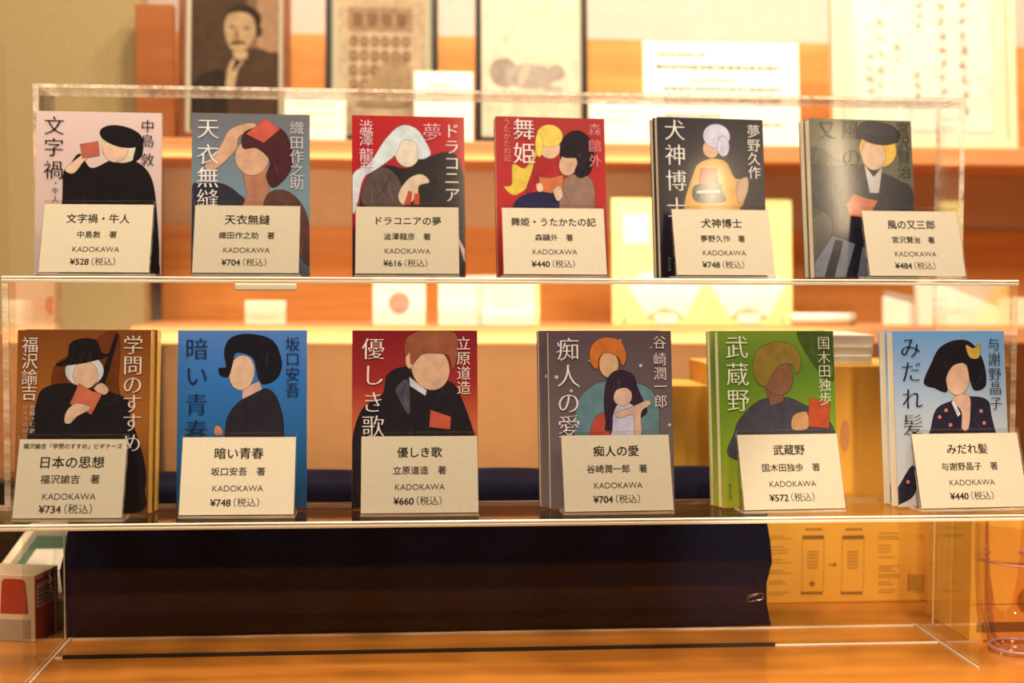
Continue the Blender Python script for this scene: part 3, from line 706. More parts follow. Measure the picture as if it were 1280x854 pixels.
# ------------------------------------------------------------------ price cards in acrylic holders
def make_card(desc, pxb, pyb, tier, lines, yaw=0.0, lean=20.0, y=None, hgt=0.068, gap=0.0035):
    zs = ZL if tier == 'low' else ZM
    Y = y or (1.092 if tier == 'low' else 1.205)
    a, b = at(pxb[0], pyb, Y), at(pxb[1], pyb, Y)
    w = b.x - a.x
    root = empty('price_card_holder', ((a.x + b.x) / 2, Y, zs + 0.0002), desc, 'price card', 'price cards on the ' + ('lower' if tier == 'low' else 'upper') + ' tier', (0, 0, R(yaw)))
    la = R(lean); ca, sa = math.cos(la), math.sin(la)
    def L(x, d, h): return (x, d * ca + h * sa + 0.001, h * ca - d * sa + 0.0022)
    def slab(x0, x1, d0, d1, h0, h1):
        vs = [L(x, d, h) for h in (h0, h1) for x, d in ((x0, d0), (x1, d0), (x1, d1), (x0, d1))]
        return vs
    FS = [(0, 3, 2, 1), (4, 5, 6, 7), (0, 1, 5, 4), (2, 3, 7, 6), (1, 2, 6, 5), (3, 0, 4, 7)]
    m = MB()
    vs = slab(-w / 2, w / 2, 0.0008, 0.0024, 0, hgt)
    for k, f in enumerate(FS): m.add([vs[i] for i in f], [(0, 1, 2, 3)], 0 if k in (2, 3) else 1)
    vs = slab(-w / 2, w / 2, -0.0018, -0.0008, 0, hgt)
    for k, f in enumerate(FS): m.add([vs[i] for i in f], [(0, 1, 2, 3)], 0 if k in (2, 3) else 1)
    m.build('clear_sleeve', [M['sleeve'], M['edge']], root)
    MB().box(-w / 2, w / 2, 0.001, 0.026, 0, 0.0022, 0, 'z', 1).build('base', [M['acrylic'], M['edge']], root)
    m = MB(); vs = slab(-w / 2 + 0.0006, w / 2 - 0.0006, -0.0004, 0.0002, 0.001, hgt - gap)
    m.add(vs, FS)
    paper = m.build('card', M['card'], root)
    m = MB()
    ch = hgt
    for body, v, size, kind in lines:
        c = (34, 28, 22) if kind != 'n' else (72, 60, 46)
        h = hgt - gap - v * ch
        if kind == 'price':
            n = body.index('('); num, rest = body[:n], body[n:].replace('(', '（').replace(')', '）')
            tw = size * 0.56 * len(num); tr = size * 3.2
            x = -(tw + tr) / 2
            segs = [(num, x + tw / 2, size * 0.98, 0.022), (rest, x + tw + tr / 2 - 0.0015, size * 0.95, 0.0)]
        else:
            segs = [(body, 0, size, {'t': 0.016, 'a': 0.010, 'n': -0.004}[kind])]
        for s, x, sz, bold in segs:
            tv, tf = text2d(s)
            for q, dx in enumerate((0.0,) if bold <= 0 else (-bold, 0.0, bold)):
                m.add([L(x + (p[0] + dx) * sz, -0.00055 - 0.00005 * q, h + (p[1] - 0.36 + dx * 0.4) * sz) for p in tv], tf, 0, col(*c))
    m.build('lettering', M['matte_ink'], paper, recalc=False)
    return root

def std(title, author, price, ts=0.0112, as_=0.0070):
    return [(title, 0.20, ts, 't'), (author + '　著', 0.42, as_, 'a'), ('KADOKAWA', 0.62, 0.0069, 'n'), ('¥%s(税込)' % price, 0.79, 0.0081, 'price')]
make_card('price card in front of the pale pink paperback', (46, 187), 340, 'up', std('文字禍・牛人', '中島敦', 528, 0.0092), -2)
make_card('price card in front of the grey paperback', (239, 374), 341, 'up', std('天衣無縫', '織田作之助', 704, 0.0100), 0)
make_card('price card in front of the red paperback with long pale hair', (443, 575), 342, 'up', std('ドラコニアの夢', '澁澤龍彦', 616, 0.0087), 0)
make_card('price card in front of the red paperback with yellow and black hair shapes', (629, 760), 343, 'up', std('舞姫・うたかたの記', '森鷗外', 440, 0.0086), 1)
make_card('price card in front of the black paperback', (845, 971), 343, 'up', std('犬神博士', '夢野久作', 748, 0.0097), 3)
make_card('price card in front of the dark olive paperback', (1086, 1211), 344, 'up', std('風の又三郎', '宮沢賢治', 484, 0.0094), 4)
make_card('price card with five lines in front of the brown paperback', (13, 153), 650, 'low', y=1.084, lines=
  [('福沢諭吉「学問のすすめ」ビギナーズ', 0.085, 0.0046, 'a'), ('日本の思想', 0.28, 0.0104, 't'), ('福沢諭吉　著', 0.48, 0.0078, 'a'), ('KADOKAWA', 0.68, 0.0071, 'n'), ('¥734(税込)', 0.83, 0.0086, 'price')], yaw=-2)
make_card('price card in front of the blue paperback', (222, 368), 647, 'low', std('暗い青春', '坂口安吾', 748, 0.0100, 0.0073), -1)
make_card('price card in front of the red paperback with the black cloak', (450, 599), 648, 'low', std('優しき歌', '立原道造', 660, 0.0092, 0.0073), 0)
make_card('price card in front of the grey brown paperback', (705, 844), 643, 'low', std('痴人の愛', '谷崎潤一郎', 704, 0.0097, 0.0073), 2)
make_card('price card in front of the green paperback', (929, 1060), 638, 'low', std('武蔵野', '国木田独歩', 572, 0.0093, 0.0073), 4)
make_card('price card in front of the pale blue grey paperback', (1150, 1290), 634, 'low', std('みだれ髪', '与謝野晶子', 440, 0.0094, 0.0073), 4)
COL.objects.unlink(_to)

# ------------------------------------------------------------------ navy cloth over a low block behind the foot panels
random.seed(4)
xc0, xc1 = at(83, 720, 1.231).x, at(961, 720, 1.231).x
prof = [(1.231, 0.0005), (1.231, 0.02), (1.232, 0.04), (1.231, 0.06), (1.231, 0.08), (1.232, 0.10), (1.231, 0.118), (1.233, 0.127), (1.238, 0.132), (1.247, 0.1345), (1.265, 0.1365), (1.285, 0.138), (1.299, 0.1385), (1.304, 0.135), (1.305, 0.12), (1.305, 0.06), (1.305, 0.0005)]
vs, fs, NX = [], [], 60
for i, (y, z) in enumerate(prof):
    for j in range(NX + 1):
        t = j / NX
        el = 0.004 * math.sin(z * 75 + 0.6) - 0.002
        er = 0.003 * math.sin(z * 90 + 2.0)
        x = (xc0 + el) * (1 - t) + (xc1 + er) * t
        wv = 0.0012 * math.sin(t * 21 + z * 14) + 0.0006 * math.sin(t * 47 + 1 + z * 60)
        vs.append((x, y + (wv if i < 8 else 0), z + (wv * 0.6 if i >= 8 else 0)))
for i in range(len(prof) - 1):
    for j in range(NX):
        a = i * (NX + 1) + j
        fs.append((a, a + 1, a + NX + 2, a + NX + 1))
m = MB(); m.add(vs, fs)
clo = m.build('navy_cloth', M['navy'], None, 0, True)
tag(clo, 'dark navy cloth draped over a low block behind the foot of the stand', 'cloth')
sd = clo.modifiers.new('thick', 'SOLIDIFY'); sd.thickness = 0.0015; sd.offset = 1

# wire paper clip on the right edge of the cloth
pc = at(945, 750, 1.226)
pp = [(-0.008, 0.004), (0.006, 0.006), (0.008, 0.003), (0.006, 0.0), (-0.006, -0.002), (-0.008, 0.0), (-0.006, 0.0025), (0.004, 0.004)]
m = MB(); m.tube([(p[0], -0.0006, p[1]) for p in pp], 0.0005, 6)
o = m.build('paper_clip', M['metal'], None, 0, True); o.location = (pc.x, 1.2285, pc.z)
tag(o, 'small wire paper clip at the edge of the navy cloth', 'paper clip')

# ------------------------------------------------------------------ boxes beside the cloth
def bars(m, x0, x1, z, h, n, y, rnd, c=None, wmin=0.5):
    """a row of short dashes that reads as a line of unreadable print"""
    x = x0
    for _ in range(n):
        if x >= x1: break
        L = min(x1 - x, h * rnd.uniform(0.5, 1.6))
        m.box(x, x + L, y - 0.0002, y, z - h / 2, z + h / 2, 0, c=c)
        x += L + h * rnd.uniform(0.15, 0.4)
YA = 1.315
ax0, ax1 = at(892, 600, YA).x, at(1167, 700, YA).x
az1 = at(1000, 457, YA).z
bxa = empty('cardboard_box', ((ax0 + ax1) / 2, YA + 0.06, 0), 'large yellow cardboard box with printed instructions beside the navy cloth', 'box')
ex, ey = bxa.location.x, bxa.location.y
MB().box(ax0 - ex, ax1 - ex, YA - ey, YA + 0.12 - ey, 0, az1).build('carton', M['yellow_box'], bxa, 0.0015)
rn = random.Random(3)
def A(px, py):
    p = at(px, py, YA); return p.x - ex, p.z
m = MB()
for lx0, lx1, ys in ((961, 990, (671, 674, 684, 688, 692, 700, 704, 714, 717, 727, 730, 741, 744)), (1098, 1125, (667, 671, 674, 682, 686, 690, 697, 708, 711, 714, 719, 722, 728, 731, 738, 741))):
    for y in ys:
        x0, z = A(lx0, y); x1, _ = A(lx0 + (lx1 - lx0) * rn.uniform(0.5, 1), y)
        bars(m, x0, x1, z, 0.0008, 60, YA - ey, rn)
for cx in (1017, 1067):
    x0, z1 = A(cx - 14, 669.5); x1, z0 = A(cx + 13, 674)
    m.box(x0, x1, YA - ey - 0.0003, YA - ey, z0, z1)
    x0, z1 = A(cx - 16, 740); x1, z0 = A(cx + 11, 743)
    m.box(x0, x1, YA - ey - 0.0003, YA - ey, z0, z1)
    x0, z = A(cx - 10, 662); x1, _ = A(cx + 11, 662); bars(m, x0, x1, z, 0.002, 30, YA - ey, rn)
    for (p, q) in (((cx - 14, 674), (cx - 15, 740)), ((cx + 13, 674), (cx + 12, 740))):
        xa_, za = A(*p); _, zb = A(*q); m.box(xa_ - 0.0002, xa_ + 0.0002, YA - ey - 0.0002, YA - ey, zb, za)
    for k in range(6):
        x0, z = A(cx - 8, 690 + 4 * k); x1, _ = A(cx + 6, 690); bars(m, x0, x1, z, 0.0011, 20, YA - ey, rn)
xx, zz = A(1015, 730); m.prism(ell(xx, zz, 0.0026, 0.0026), YA - ey - 0.0003, YA - ey)
x0, z = A(1036, 706); x1, _ = A(1046, 706); m.box(x0, x1 - 0.002, YA - ey - 0.0003, YA - ey, z - 0.0006, z + 0.0006)
m.prism([(x1 - 0.003, z - 0.0026), (x1, z), (x1 - 0.003, z + 0.0026)], YA - ey - 0.0003, YA - ey)
for k in range(12):                           # bar code
    x0, z1 = A(1135 + 1.75 * k, 718); _, z0 = A(1135, 739)
    m.box(x0, x0 + rn.choice((0.0004, 0.0007, 0.0010)), YA - ey - 0.0003, YA - ey, z0, z1)
m.build('printed_panel', M['box_print'], bxa)
hx, hz = A(1056, 545)
m = MB(); m.prism(ell(hx, hz, 0.005, 0.016), YA - ey - 0.0006, YA - ey - 0.0001); m.build('hand_hole', M['pale_wood'], bxa)
# flat white boxes stacked on the carton
zt_ = az1
for k, (h, lab) in enumerate(((0.010, 'lowest of the flat pale boxes stacked on the yellow carton'), (0.009, 'middle one of the flat pale boxes stacked on the yellow carton'), (0.011, 'topmost of the flat pale boxes stacked on the yellow carton'))):
    xs0, xs1 = at(930, 440, YA).x, at(1096, 440, YA).x
    o = MB().box(-(xs1 - xs0) / 2, (xs1 - xs0) / 2, -0.045, 0.045, 0, h - 0.0004).build('flat_box', M['cream_paper'] if k % 2 else M['white_paper'], None, 0.001)
    o.location = ((xs0 + xs1) / 2 + 0.002 * (k - 1), YA + 0.052 + 0.003 * k, zt_ + 0.0002); zt_ += h
    tag(o, lab, 'box', 'flat boxes on the yellow carton')
# second yellow box further left behind the cloth
YC = 1.34
cx0, cx1 = at(820, 520, YC).x, at(889, 520, YC).x
zc1 = at(860, 482, YC).z
o = MB().box(-(cx1 - cx0) / 2, (cx1 - cx0) / 2, 0, 0.08, 0, zc1).build('yellow_carton', [M['yellow_box']], None, 0.001)
o.location = ((cx0 + cx1) / 2, YC, 0); tag(o, 'narrow yellow carton standing between the grey brown and the green paperbacks, behind', 'box')
# yellow box at the right, its bright side towards us
pB = on(1212, 802, 0.0)
YBx = pB.y
bxb = empty('cardboard_box', (pB.x, YBx, 0), 'yellow cardboard box with a bright side at the right end of the counter', 'box')
MB().box(0, 0.20, 0, 0.10, 0, 0.121).build('carton', M['yellow_box'], bxb, 0.001)
MB().box(-0.0006, 0, 0.042, 0.098, 0.001, 0.12).build('bright_side_strip', M['bright_yellow'], bxb)
m = MB(); m.box(0.006, 0.075, -0.0004, 0, 0.008, 0.017); m.box(0.0, 0.12, -0.0003, 0, 0.033, 0.0336)
m.build('printed_bands', M['box_print'], bxb)
# clear plastic pot with pink rim in front of it
pv = at(1268, 830, 1.10)
m = MB(); prof_v = [(0.020, 0.0), (0.026, 0.006), (0.031, 0.03), (0.033, 0.06), (0.034, 0.112)]
def lathe(m, prof, n=28, mi=0):
    k = len(prof); b = []
    for r, z in prof:
        b += [(r * math.cos(2 * math.pi * j / n), r * math.sin(2 * math.pi * j / n), z) for j in range(n)]
    f = [(i * n + j, i * n + (j + 1) % n, (i + 1) * n + (j + 1) % n, (i + 1) * n + j) for i in range(k - 1) for j in range(n)]
    m.add(b, f, mi)
pot = empty('plastic_pot', (at(1263, 790, 1.15).x, 1.135, 0.0005), 'clear pink rimmed plastic pot with a dark sticker at the right edge', 'pot')
lathe(m, prof_v); m.build('pot_wall', M['pink_clear'], pot, 0, True)
m = MB(); m.tube([(0.0335 * math.cos(t), 0.0335 * math.sin(t), 0.080) for t in [2 * math.pi * i / 40 for i in range(40)]], 0.0009, 8, closed=True); m.build('rim_band', M['pink'], pot, 0, True)
m = MB(); m.tube([(0.024 * math.cos(t), 0.024 * math.sin(t), 0.003) for t in [2 * math.pi * i / 40 for i in range(40)]], 0.0014, 8, closed=True); m.build('foot_ring', M['pink'], pot, 0, True)
m = MB(); m.prism(ell(0.004, 0.048, 0.009, 0.011), -0.0350, -0.0340); m.build('round_sticker', M['sticker'], pot)

# ------------------------------------------------------------------ small carton and tray at the left
pC = on(44, 803, 0.0); YCt = pC.y
cz1 = at(30, 720, YCt).z
ctn = empty('small_carton', (pC.x, YCt, 0), 'small white carton with dark red side at the left end of the counter', 'box', None, (0, 0, R(-12)))
cw = 0.085
MB().box(-cw, 0, 0, 0.045, 0, cz1).build('carton', M['carton_white'], ctn, 0.0006)
hh = cz1
m = MB(); m.prism([(-0.032, hh * 0.42), (-0.006, hh * 0.42), (-0.0085, hh * 0.90), (-0.011, hh * 0.94), (-0.028, hh * 0.94), (-0.0305, hh * 0.90)], -0.0004, 0); m.build('red_emblem', M['carton_red'], ctn)
m = MB(); m.box(0, 0.0004, 0.001, 0.044, 0.001, hh * 0.5); m.box(0, 0.0004, 0.001, 0.044, hh * 0.86, hh * 0.93); m.box(0, 0.0004, 0.001, 0.003, hh * 0.5, hh * 0.86); m.box(0, 0.0004, 0.041, 0.044, hh * 0.5, hh * 0.86)
m.build('red_side', M['carton_red'], ctn)
m = MB()
for k in range(5):
    m.box(0, 0.0004, 0.006, 0.036, hh * (0.54 + 0.055 * k), hh * (0.56 + 0.055 * k))
m.build('side_print', M['grey_text'], ctn)
MB().box(-cw + 0.004, -0.004, -0.0003, 0.0, hh * 0.005, hh * 0.33).build('grey_foot_band', M['grey_board'], ctn)
xl = at(46, 668, 1.43).x
tray = empty('sloping_display_tray', (xl + 0.038, 1.262, 0.0), 'sloping green rimmed tray of pale postcards behind the small carton', 'tray')
tw, SL = 0.038, math.atan2(0.030, 0.17)
def wedge(x0, x1, y0, y1, up0, up1, name, material):
    f = lambda y: 0.024 + y * math.tan(SL)
    vs = [(x, y, (0.0 if k == 0 and up0 < 0 else f(y) + (up0 if k == 0 else up1))) for k in (0, 1) for x, y in ((x0, y0), (x1, y0), (x1, y1), (x0, y1))]
    m = MB(); m.add(vs, [(0, 3, 2, 1), (4, 5, 6, 7), (0, 1, 5, 4), (1, 2, 6, 5), (2, 3, 7, 6), (3, 0, 4, 7)]); return m.build(name, material, tray)
wedge(-tw, tw, 0, 0.17, -1, 0, 'tray_bed', M['green'])
wedge(-tw, tw, 0.172, 0.18, -1, 0.012, 'back_rim', M['cream_paper'])
wedge(-tw - 0.008, -tw, 0, 0.18, -1, 0.010, 'side_rim', M['cream_paper'])
wedge(-tw, tw, -0.005, 0.0, -1, 0.004, 'front_rim', M['green'])
pcd = MB().box(-0.030, 0.034, 0.0, 0.125, 0, 0.002).build('postcard', M['white_paper'], None); pcd.rotation_euler = (SL, 0, 0)
pcd.location = (tray.location.x + 0.002, 1.266, 0.0252)
tag(pcd, 'pale printed postcard lying in the green rimmed tray', 'card')
rn = random.Random(8); m = MB()
for k in range(16):
    x, y = rn.uniform(-0.028, 0.024), rn.uniform(0.006, 0.09)
    m.add([(x, y, 0.0022), (x + rn.uniform(.003, .009), y + rn.uniform(-.001, .001), 0.0022), (x + .004, y + .0018, 0.0022)], [(0, 1, 2)])
m.build('card_print', M['grey_text'], pcd)

# ------------------------------------------------------------------ framed pictures on the upper shelf
WB = lin((255, 240, 215))
def frame(label, px, pyb, pyt, Y, items, rect, fm, fw, mw, ground, back_lean=6, mm='mat_white'):
    a, b = at(px[0], 100, Y), at(px[1], 100, Y)
    w = b.x - a.x; zb = Z_U; h = at(px[0], pyt, Y).z - zb
    root = empty('picture_frame', ((a.x + b.x) / 2, Y, zb + 0.016 * math.sin(R(back_lean))), label, 'picture frame', 'framed pictures on the upper shelf', (R(-back_lean), 0, 0))
    x0, x1 = -w / 2, w / 2
    m = MB()
    m.box(x0, x0 + fw, 0, 0.016, 0, h); m.box(x1 - fw, x1, 0, 0.016, 0, h); m.box(x0 + fw, x1 - fw, 0, 0.016, 0, fw); m.box(x0 + fw, x1 - fw, 0, 0.016, h - fw, h)
    m.build('frame', M[fm], root, 0.0008)
    MB().box(x0 + fw, x1 - fw, 0.008, 0.014, fw, h - fw).build('mount', M[mm], root)
    X0, X1, Z0, Z1 = x0 + fw + mw, x1 - fw - mw, fw + mw * 0.6, h - fw - mw * 0.6
    pm = MB(); pm.box(X0, X1, 0.007, 0.0079, Z0, Z1, 0, c=col(*ground, w=WB))
    art(pm, items, rect, X0, X1, Z0, Z1, 0.007, white=WB)
    pm.build('picture', M['matte_ink'], root)
    MB().box(x0 + fw, x1 - fw, 0.003, 0.0042, fw, h - fw).build('glazing', M['glass'], root)
    return root
YF = 1.78
SEP = (214, 172, 128)
frame('red brown framed sepia portrait photograph of a man with a moustache in a dark suit', (221, 362), 178, -50, YF,
  [('p', (196, 150, 112), [(700, -400), (940, -400), (940, 1200), (700, 1200)]), ('p', (150, 112, 84), [(620, -400), (720, -400), (720, 500), (620, 500)]),
   ('s', (92, 66, 50), [(95, 800), (180, 640), (350, 520), (480, 470), (700, 400), (830, 440), (940, 520), (940, 1300), (95, 1300)]),
   ('s', (58, 44, 38), [(95, 900), (120, 760), (300, 640), (420, 700), (420, 1300), (95, 1300)]),
   ('e', (66, 46, 36), (585, 110, 175, 150)), ('e', (80, 56, 42), (735, 230, 35, 60)),
   ('s', SEP, [(415, 130), (450, 60), (540, 35), (650, 60), (700, 150), (700, 270), (640, 380), (580, 440), (480, 420), (430, 320), (410, 220)]),
   ('p', (226, 190, 146), [(490, 440), (630, 440), (625, 510), (560, 525), (500, 500)]),
   ('p', (222, 184, 140), [(480, 520), (600, 530), (540, 620), (500, 840), (420, 840), (440, 620)]), ('p', (50, 36, 30), [(510, 530), (580, 530), (530, 600), (480, 660)]),
   ('s', (76, 52, 40), [(455, 360), (500, 335), (540, 325), (600, 345), (620, 370), (560, 362), (500, 370)]),
   ('e', (110, 78, 58), (480, 190, 28, 12)), ('e', (110, 78, 58), (620, 200, 32, 13)), ('s', (170, 126, 92), [(520, 200), (550, 280), (545, 310), (505, 305)])],
  (92, 930, -330, 1250), 'frame_brown', 0.009, 0.006, (92, 68, 52))
orn = [('p', (206, 162, 122), [(103, 20), (348, 20), (348, 100), (103, 100)]), ('p', (214, 176, 134), [(110, 28), (341, 28), (341, 92), (110, 92)])]
orn += [('p', (176, 130, 96), [(120 + 56 * k, 38), (160 + 56 * k, 38), (156 + 56 * k, 84), (124 + 56 * k, 84)]) for k in range(4)]
for r_ in range(4):
    for q in range(6):
        orn.append(('e', (184, 138, 102), (125 + 40 * q, 135 + 48 * r_, 17, 19))); orn.append(('e', (226, 184, 142), (125 + 40 * q, 135 + 48 * r_, 8, 9)))
orn += [('s', (218, 178, 134), [(140, 330), (190, 260), (250, 200), (330, 210), (345, 300), (330, 350), (150, 350)]), ('p', (184, 138, 104), [(120, 300), (270, 300), (260, 312), (125, 315)])]
frame('black framed tan print with rows of brown ornament in the middle of the shelf', (406, 548), 178, -40, YF, orn, (65, 400, -60, 440), 'frame_dark', 0.008, 0.008, (255, 218, 174))
frame('black framed pale sheet with a grey ink blot of a reclining animal', (595, 736), 180, -45, YF,
  [('e', (172, 152, 132), (672, 240, 54, 48)), ('e', (186, 166, 146), (770, 252, 95, 40)), ('e', (176, 156, 136), (868, 238, 34, 26)), ('p', (190, 168, 146), [(820, 275), (895, 285), (890, 298), (815, 294)]),
   ('e', (222, 196, 166), (745, 245, 16, 34, 25))],
  (600, 950, -60, 440), 'frame_dark', 0.008, 0.004, (246, 218, 182))
cal = []
rn = random.Random(11)
for cx, y0, y1, n in ((800, 60, 320, 5), (760, 180, 330, 4), (860, 150, 220, 2), (945, 10, 110, 3), (935, 240, 340, 3), (1030, 10, 330, 7), (1110, 0, 390, 8)):
    for k in range(n):
        y = y0 + (y1 - y0) * (k + 0.5) / n
        s_ = (y1 - y0) / n * 0.42
        for _ in range(3):
            ang = rn.uniform(0, 180)
            cal.append(('e', (214, 176, 128), (cx + rn.uniform(-8, 8), y + rn.uniform(-6, 6), s_ * rn.uniform(0.4, 0.8), rn.uniform(2, 4), ang)))
frame('large pale wood frame with brushed calligraphy at the right end of the shelf', (1044, 1275), 188, -60, YF, cal, (700, 1215, -60, 440), 'frame_pale', 0.012, 0.020, (252, 240, 214), mm='cream_paper')

# ------------------------------------------------------------------ notices and cards
def card(name, label, cat, px, py, Y, zb, material, group=None, lean=8, lines=(), thick=0.0012, rnd=1, lc=(150, 120, 90)):
    a = at(px[0], (py[0] + py[1]) / 2, Y); b = at(px[1], (py[0] + py[1]) / 2, Y)
    w = b.x - a.x; h = (at(px[0], py[0], Y).z - zb) / math.cos(R(lean))
    o = MB().box(-w / 2, w / 2, 0, thick, 0, h).build(name, M[material], None, 0.0003)
    o.location = ((a.x + b.x) / 2, Y, zb + thick * math.sin(R(lean)) + 0.0003); o.rotation_euler = (R(-lean), 0, 0)
    tag(o, label, cat, group)
    if lines:
        rn = random.Random(rnd); m = MB()
        for v, x0, x1, s in lines:
            bars(m, -w / 2 + w * x0, -w / 2 + w * x1, h * (1 - v), h * s, 60, 0, rn, c=col(*lc))
        m.build('print', M['matte_ink'], o)
    return o
card('notice', 'large white notice with rows of small print, between the blot picture and the calligraphy', 'notice', (806, 1002), (48, 182), 1.765, Z_U, 'white_paper', None, 8,
     [(0.13, 0.08, 0.40, 0.035), (0.25, 0.08, 0.88, 0.045), (0.38, 0.30, 0.60, 0.025), (0.46, 0.13, 0.88, 0.04), (0.57, 0.13, 0.88, 0.04), (0.72, 0.13, 0.5, 0.03), (0.80, 0.13, 0.88, 0.03)])
card('caption_card', 'white caption card between the portrait and the ornament print', 'card', (355, 432), (110, 182), 1.755, Z_U, 'white_paper', 'caption cards on the upper shelf', 10, [(0.3, 0.15, 0.85, 0.03), (0.5, 0.15, 0.8, 0.03), (0.7, 0.15, 0.85, 0.03)])
card('caption_card', 'white caption card between the ornament print and the blot picture', 'card', (518, 592), (87, 182), 1.755, Z_U, 'white_paper', 'caption cards on the upper shelf', 10, [(0.2, 0.2, 0.7, 0.03), (0.32, 0.2, 0.8, 0.03)])
card('caption_card', 'low white caption card under the blot picture', 'card', (737, 806), (122, 184), 1.755, Z_U, 'white_paper', 'caption cards on the upper shelf', 10, [(0.3, 0.15, 0.85, 0.03), (0.5, 0.15, 0.8, 0.03)])
# lower shelf
Y2 = 1.73
card('shelf_card', 'small cream label card standing alone on the lower shelf behind the blue paperback', 'card', (306, 357), (376, 408), Y2, Z_L, 'cream_paper', 'cards on the lower shelf', 6, [(0.25, 0.3, 0.7, 0.03), (0.7, 0.2, 0.8, 0.02)])
def emblem(o, cx, cz, r, c):
    m = MB(); m.prism(ell(cx, cz, r, r), -0.0004, 0, c=col(*c)); m.build('round_emblem', M['matte_ink'], o)
o = card('shelf_card', 'white card with a small coral disc, behind the red lower paperback', 'card', (466, 532), (340, 409), Y2, Z_L, 'white_paper', 'cards on the lower shelf', 6)
emblem(o, 0.0, 0.028, 0.0135, (226, 136, 98))
o = card('shelf_card', 'white card with a coral half disc against the olive wall', 'card', (19, 67), (350, 416), 1.54, at(40, 416, 1.54).z, 'cream_paper', 'cards on the lower shelf', 4)
m = MB(); m.prism(clip(ell(0.0205, 0.030, 0.010, 0.0105), -1, 0.0195, -1, 1), -0.0004, 0, c=col(222, 128, 92)); m.build('half_disc', M['matte_ink'], o)
zc_ = o.location.z
bk = MB().box(-0.06, 0.045, -0.012, 0.03, 0, zc_ - 0.0006).build('card_block', M['pale_wood'], None, 0.001)
bk.location = (o.location.x, 1.54, 0.0003); tag(bk, 'plain wooden block under the white card with the coral half disc', 'block')
card('shelf_card', 'blank white card at the middle of the lower shelf, beside the coral disc card', 'card', (548, 604), (345, 408), Y2, Z_L, 'white_paper', 'cards on the lower shelf', 6)
o = card('shelf_card', 'white booklet with a yellow edge on the lower shelf, near the middle', 'booklet', (603, 668), (345, 408), Y2 - 0.01, Z_L, 'white_paper', 'cards on the lower shelf', 6, [(0.5, 0.2, 0.7, 0.02), (0.62, 0.2, 0.8, 0.02)], 0.004)
w_ = o.dimensions.x
MB().box(w_ / 2, w_ / 2 + 0.007, 0.0, 0.004, 0, 0.066).build('yellow_edge', M['pale_yellow'], o)
# yellow poster with two white fan-shaped cut-outs
o = card('fan_poster', 'tall pale yellow poster with two white fan shapes behind the black paperback', 'poster', (766, 992), (247, 409), Y2 + 0.03, Z_L, 'pale_yellow', None, 5)
pw, ph = at(992, 330, Y2 + 0.03).x - at(766, 330, Y2 + 0.03).x, o.data.vertices[0].co.z
ph = max(v.co.z for v in o.data.vertices)
m = MB()
def PQ(x, y): return ((x - 766) / 226 * pw - pw / 2, ph * (1 - (y - 247) / 162.0))
for dx in (0, 104):
    fan = [(784 + dx, 356), (805 + dx, 343), (838 + dx, 338), (862 + dx, 343), (880 + dx, 356), (857 + dx, 400), (848 + dx, 394), (832 + dx, 388), (818 + dx, 392), (808 + dx, 400)]
    m.prism([PQ(*p) for p in fan], -0.0005, 0, c=col(255, 244, 226))
    m.prism([PQ(*p) for p in [(808 + dx, 400), (818 + dx, 391), (832 + dx, 387), (848 + dx, 393), (857 + dx, 400), (848 + dx, 404), (846 + dx, 395), (820 + dx, 395), (818 + dx, 404)]], -0.0008, -0.0005, c=col(246, 190, 120))
    m.prism([PQ(*p) for p in [(819 + dx, 395), (847 + dx, 395), (847 + dx, 408), (819 + dx, 408)]], -0.0008, -0.0005, c=col(255, 240, 214))
m.build('fan_shapes', M['matte_ink'], o)
m = MB(); a_, b_ = PQ(780, 268), PQ(812, 306); m.box(a_[0], b_[0], -0.0005, 0, b_[1], a_[1], c=col(255, 214, 190)); m.build('pink_label', M['matte_ink'], o)
m = MB()
for x_ in (781, 979):
    q = PQ(x_, 404); m.prism(ell(q[0], q[1], 0.002, 0.002), -0.001, 0)
m.build('pin', M['metal'], o)
# white price rail hanging under the middle tier's shelf
o = MB().box(-0.026, 0.026, 0, 0.006, -0.006, 0.0).build('label_rail', M['white_paper'], None, 0.001)
pr = at(333, 352, YM + 0.02); o.location = (pr.x, YM + 0.012, ZM - T - 0.0006)
tag(o, 'short white label rail under the middle tier above the blue paperback', 'label rail')
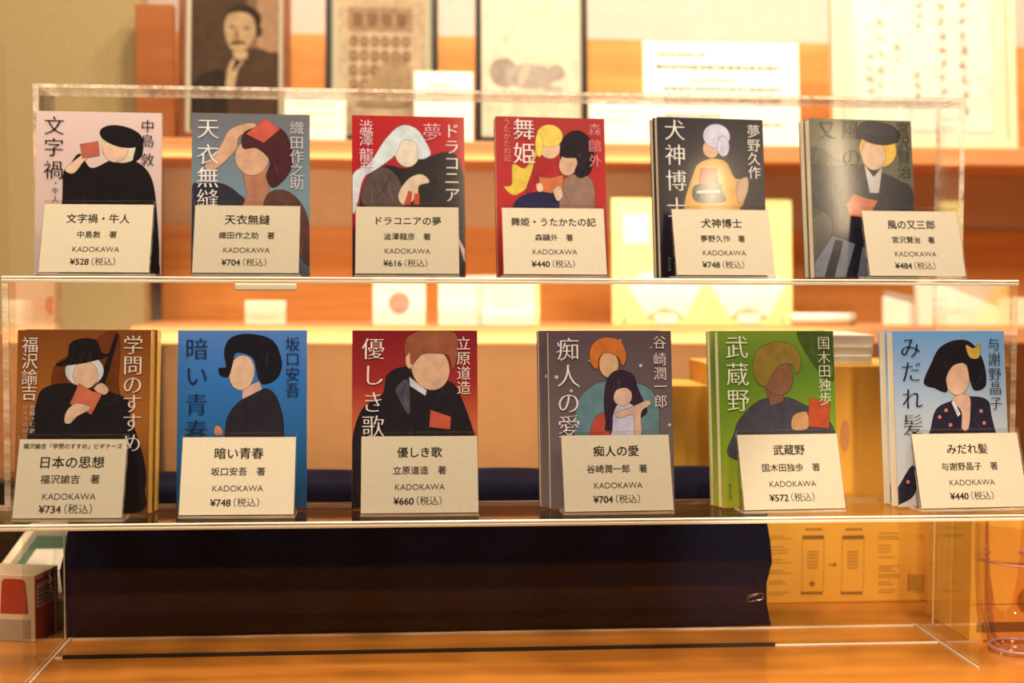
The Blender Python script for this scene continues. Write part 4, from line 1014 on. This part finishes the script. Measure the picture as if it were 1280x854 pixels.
# rolled white tube with a metal cap and white envelopes at the right of the lower shelf
pt = at(1012, 405, 1.66); pt2 = at(1092, 405, 1.66)
tube = empty('paper_roll', ((pt.x + pt2.x) / 2, 1.74, Z_L + 0.0085), 'rolled white paper with a grey band lying on the lower shelf', 'paper roll')
hl = (pt2.x - pt.x) / 2
m = MB(); m.tube([(-hl, 0, 0), (-hl * 0.9, 0, 0.0), (0, 0, 0), (hl, 0, 0)], [0.007, 0.008, 0.008, 0.008], 16); m.build('roll', M['white_paper'], tube, 0, True)
m = MB(); m.tube([(hl * 0.86, 0, 0), (hl * 1.06, 0, 0)], 0.0084, 16); m.build('band', M['grey_board'], tube, 0, True)
def slanted(label, pts, Y, th, material, name='envelope'):
    P = [at(x, y, Y) for x, y in pts]
    cx = sum(p.x for p in P) / len(P); zb = min(p.z for p in P)
    m = MB(); m.prism([(p.x - cx, p.z - zb) for p in P], 0, th)
    o = m.build(name, M[material], None, 0.0008); o.location = (cx, Y, max(zb, Z_L + 0.0004)); return tag(o, label, 'envelope', 'envelopes at the right of the lower shelf')
slanted('grey backed envelope standing beside the rolled paper', [(1104, 418), (1104, 382), (1150, 394), (1150, 418)], 1.755, 0.006, 'white_paper')
slanted('tall white envelope with a sloping top edge, third from the rolled paper', [(1149, 418), (1146, 368), (1158, 360), (1247, 395), (1252, 418)], 1.735, 0.012, 'white_paper')
slanted('dark grey card leaning behind the white envelopes', [(1104, 418), (1106, 376), (1150, 386), (1160, 418)], 1.775, 0.004, 'grey_board')
slanted('pale card standing at the right end beside the tall white envelope', [(1247, 418), (1249, 384), (1300, 384), (1300, 418)], 1.75, 0.004, 'cream_paper')
# clear leaflet stand at the left end
lf = empty('leaflet_stand', (at(-20, 200, 1.46).x, 1.465, 0.0), 'tall clear leaflet stand with rounded corner at the far left edge', 'leaflet stand')
xr, zr = at(14, 200, 1.465).x - lf.location.x, at(14, 38, 1.465).z
pts = [(-0.12, 0.004), (xr, 0.004), (xr - 0.006, zr - 0.02), (xr - 0.010, zr - 0.006), (xr - 0.020, zr), (-0.12, zr)]
m = MB(); m.prism(pts, 0, 0.003); m.build('clear_sheet', M['acrylic'], lf)
MB().box(-0.12, xr, -0.02, 0.025, 0, 0.004, 0, 'z', 1).build('foot', [M['acrylic'], M['edge']], lf)

pd = at(20, 690, 1.47)
o = MB().box(-0.09, 0.028, 0, 0.03, 0, 0.10).build('dark_box', M['frame_dark'], None, 0.002)
o.location = (pd.x, 1.50, 0.0002); tag(o, 'plain dark box standing behind the green rimmed tray', 'box')
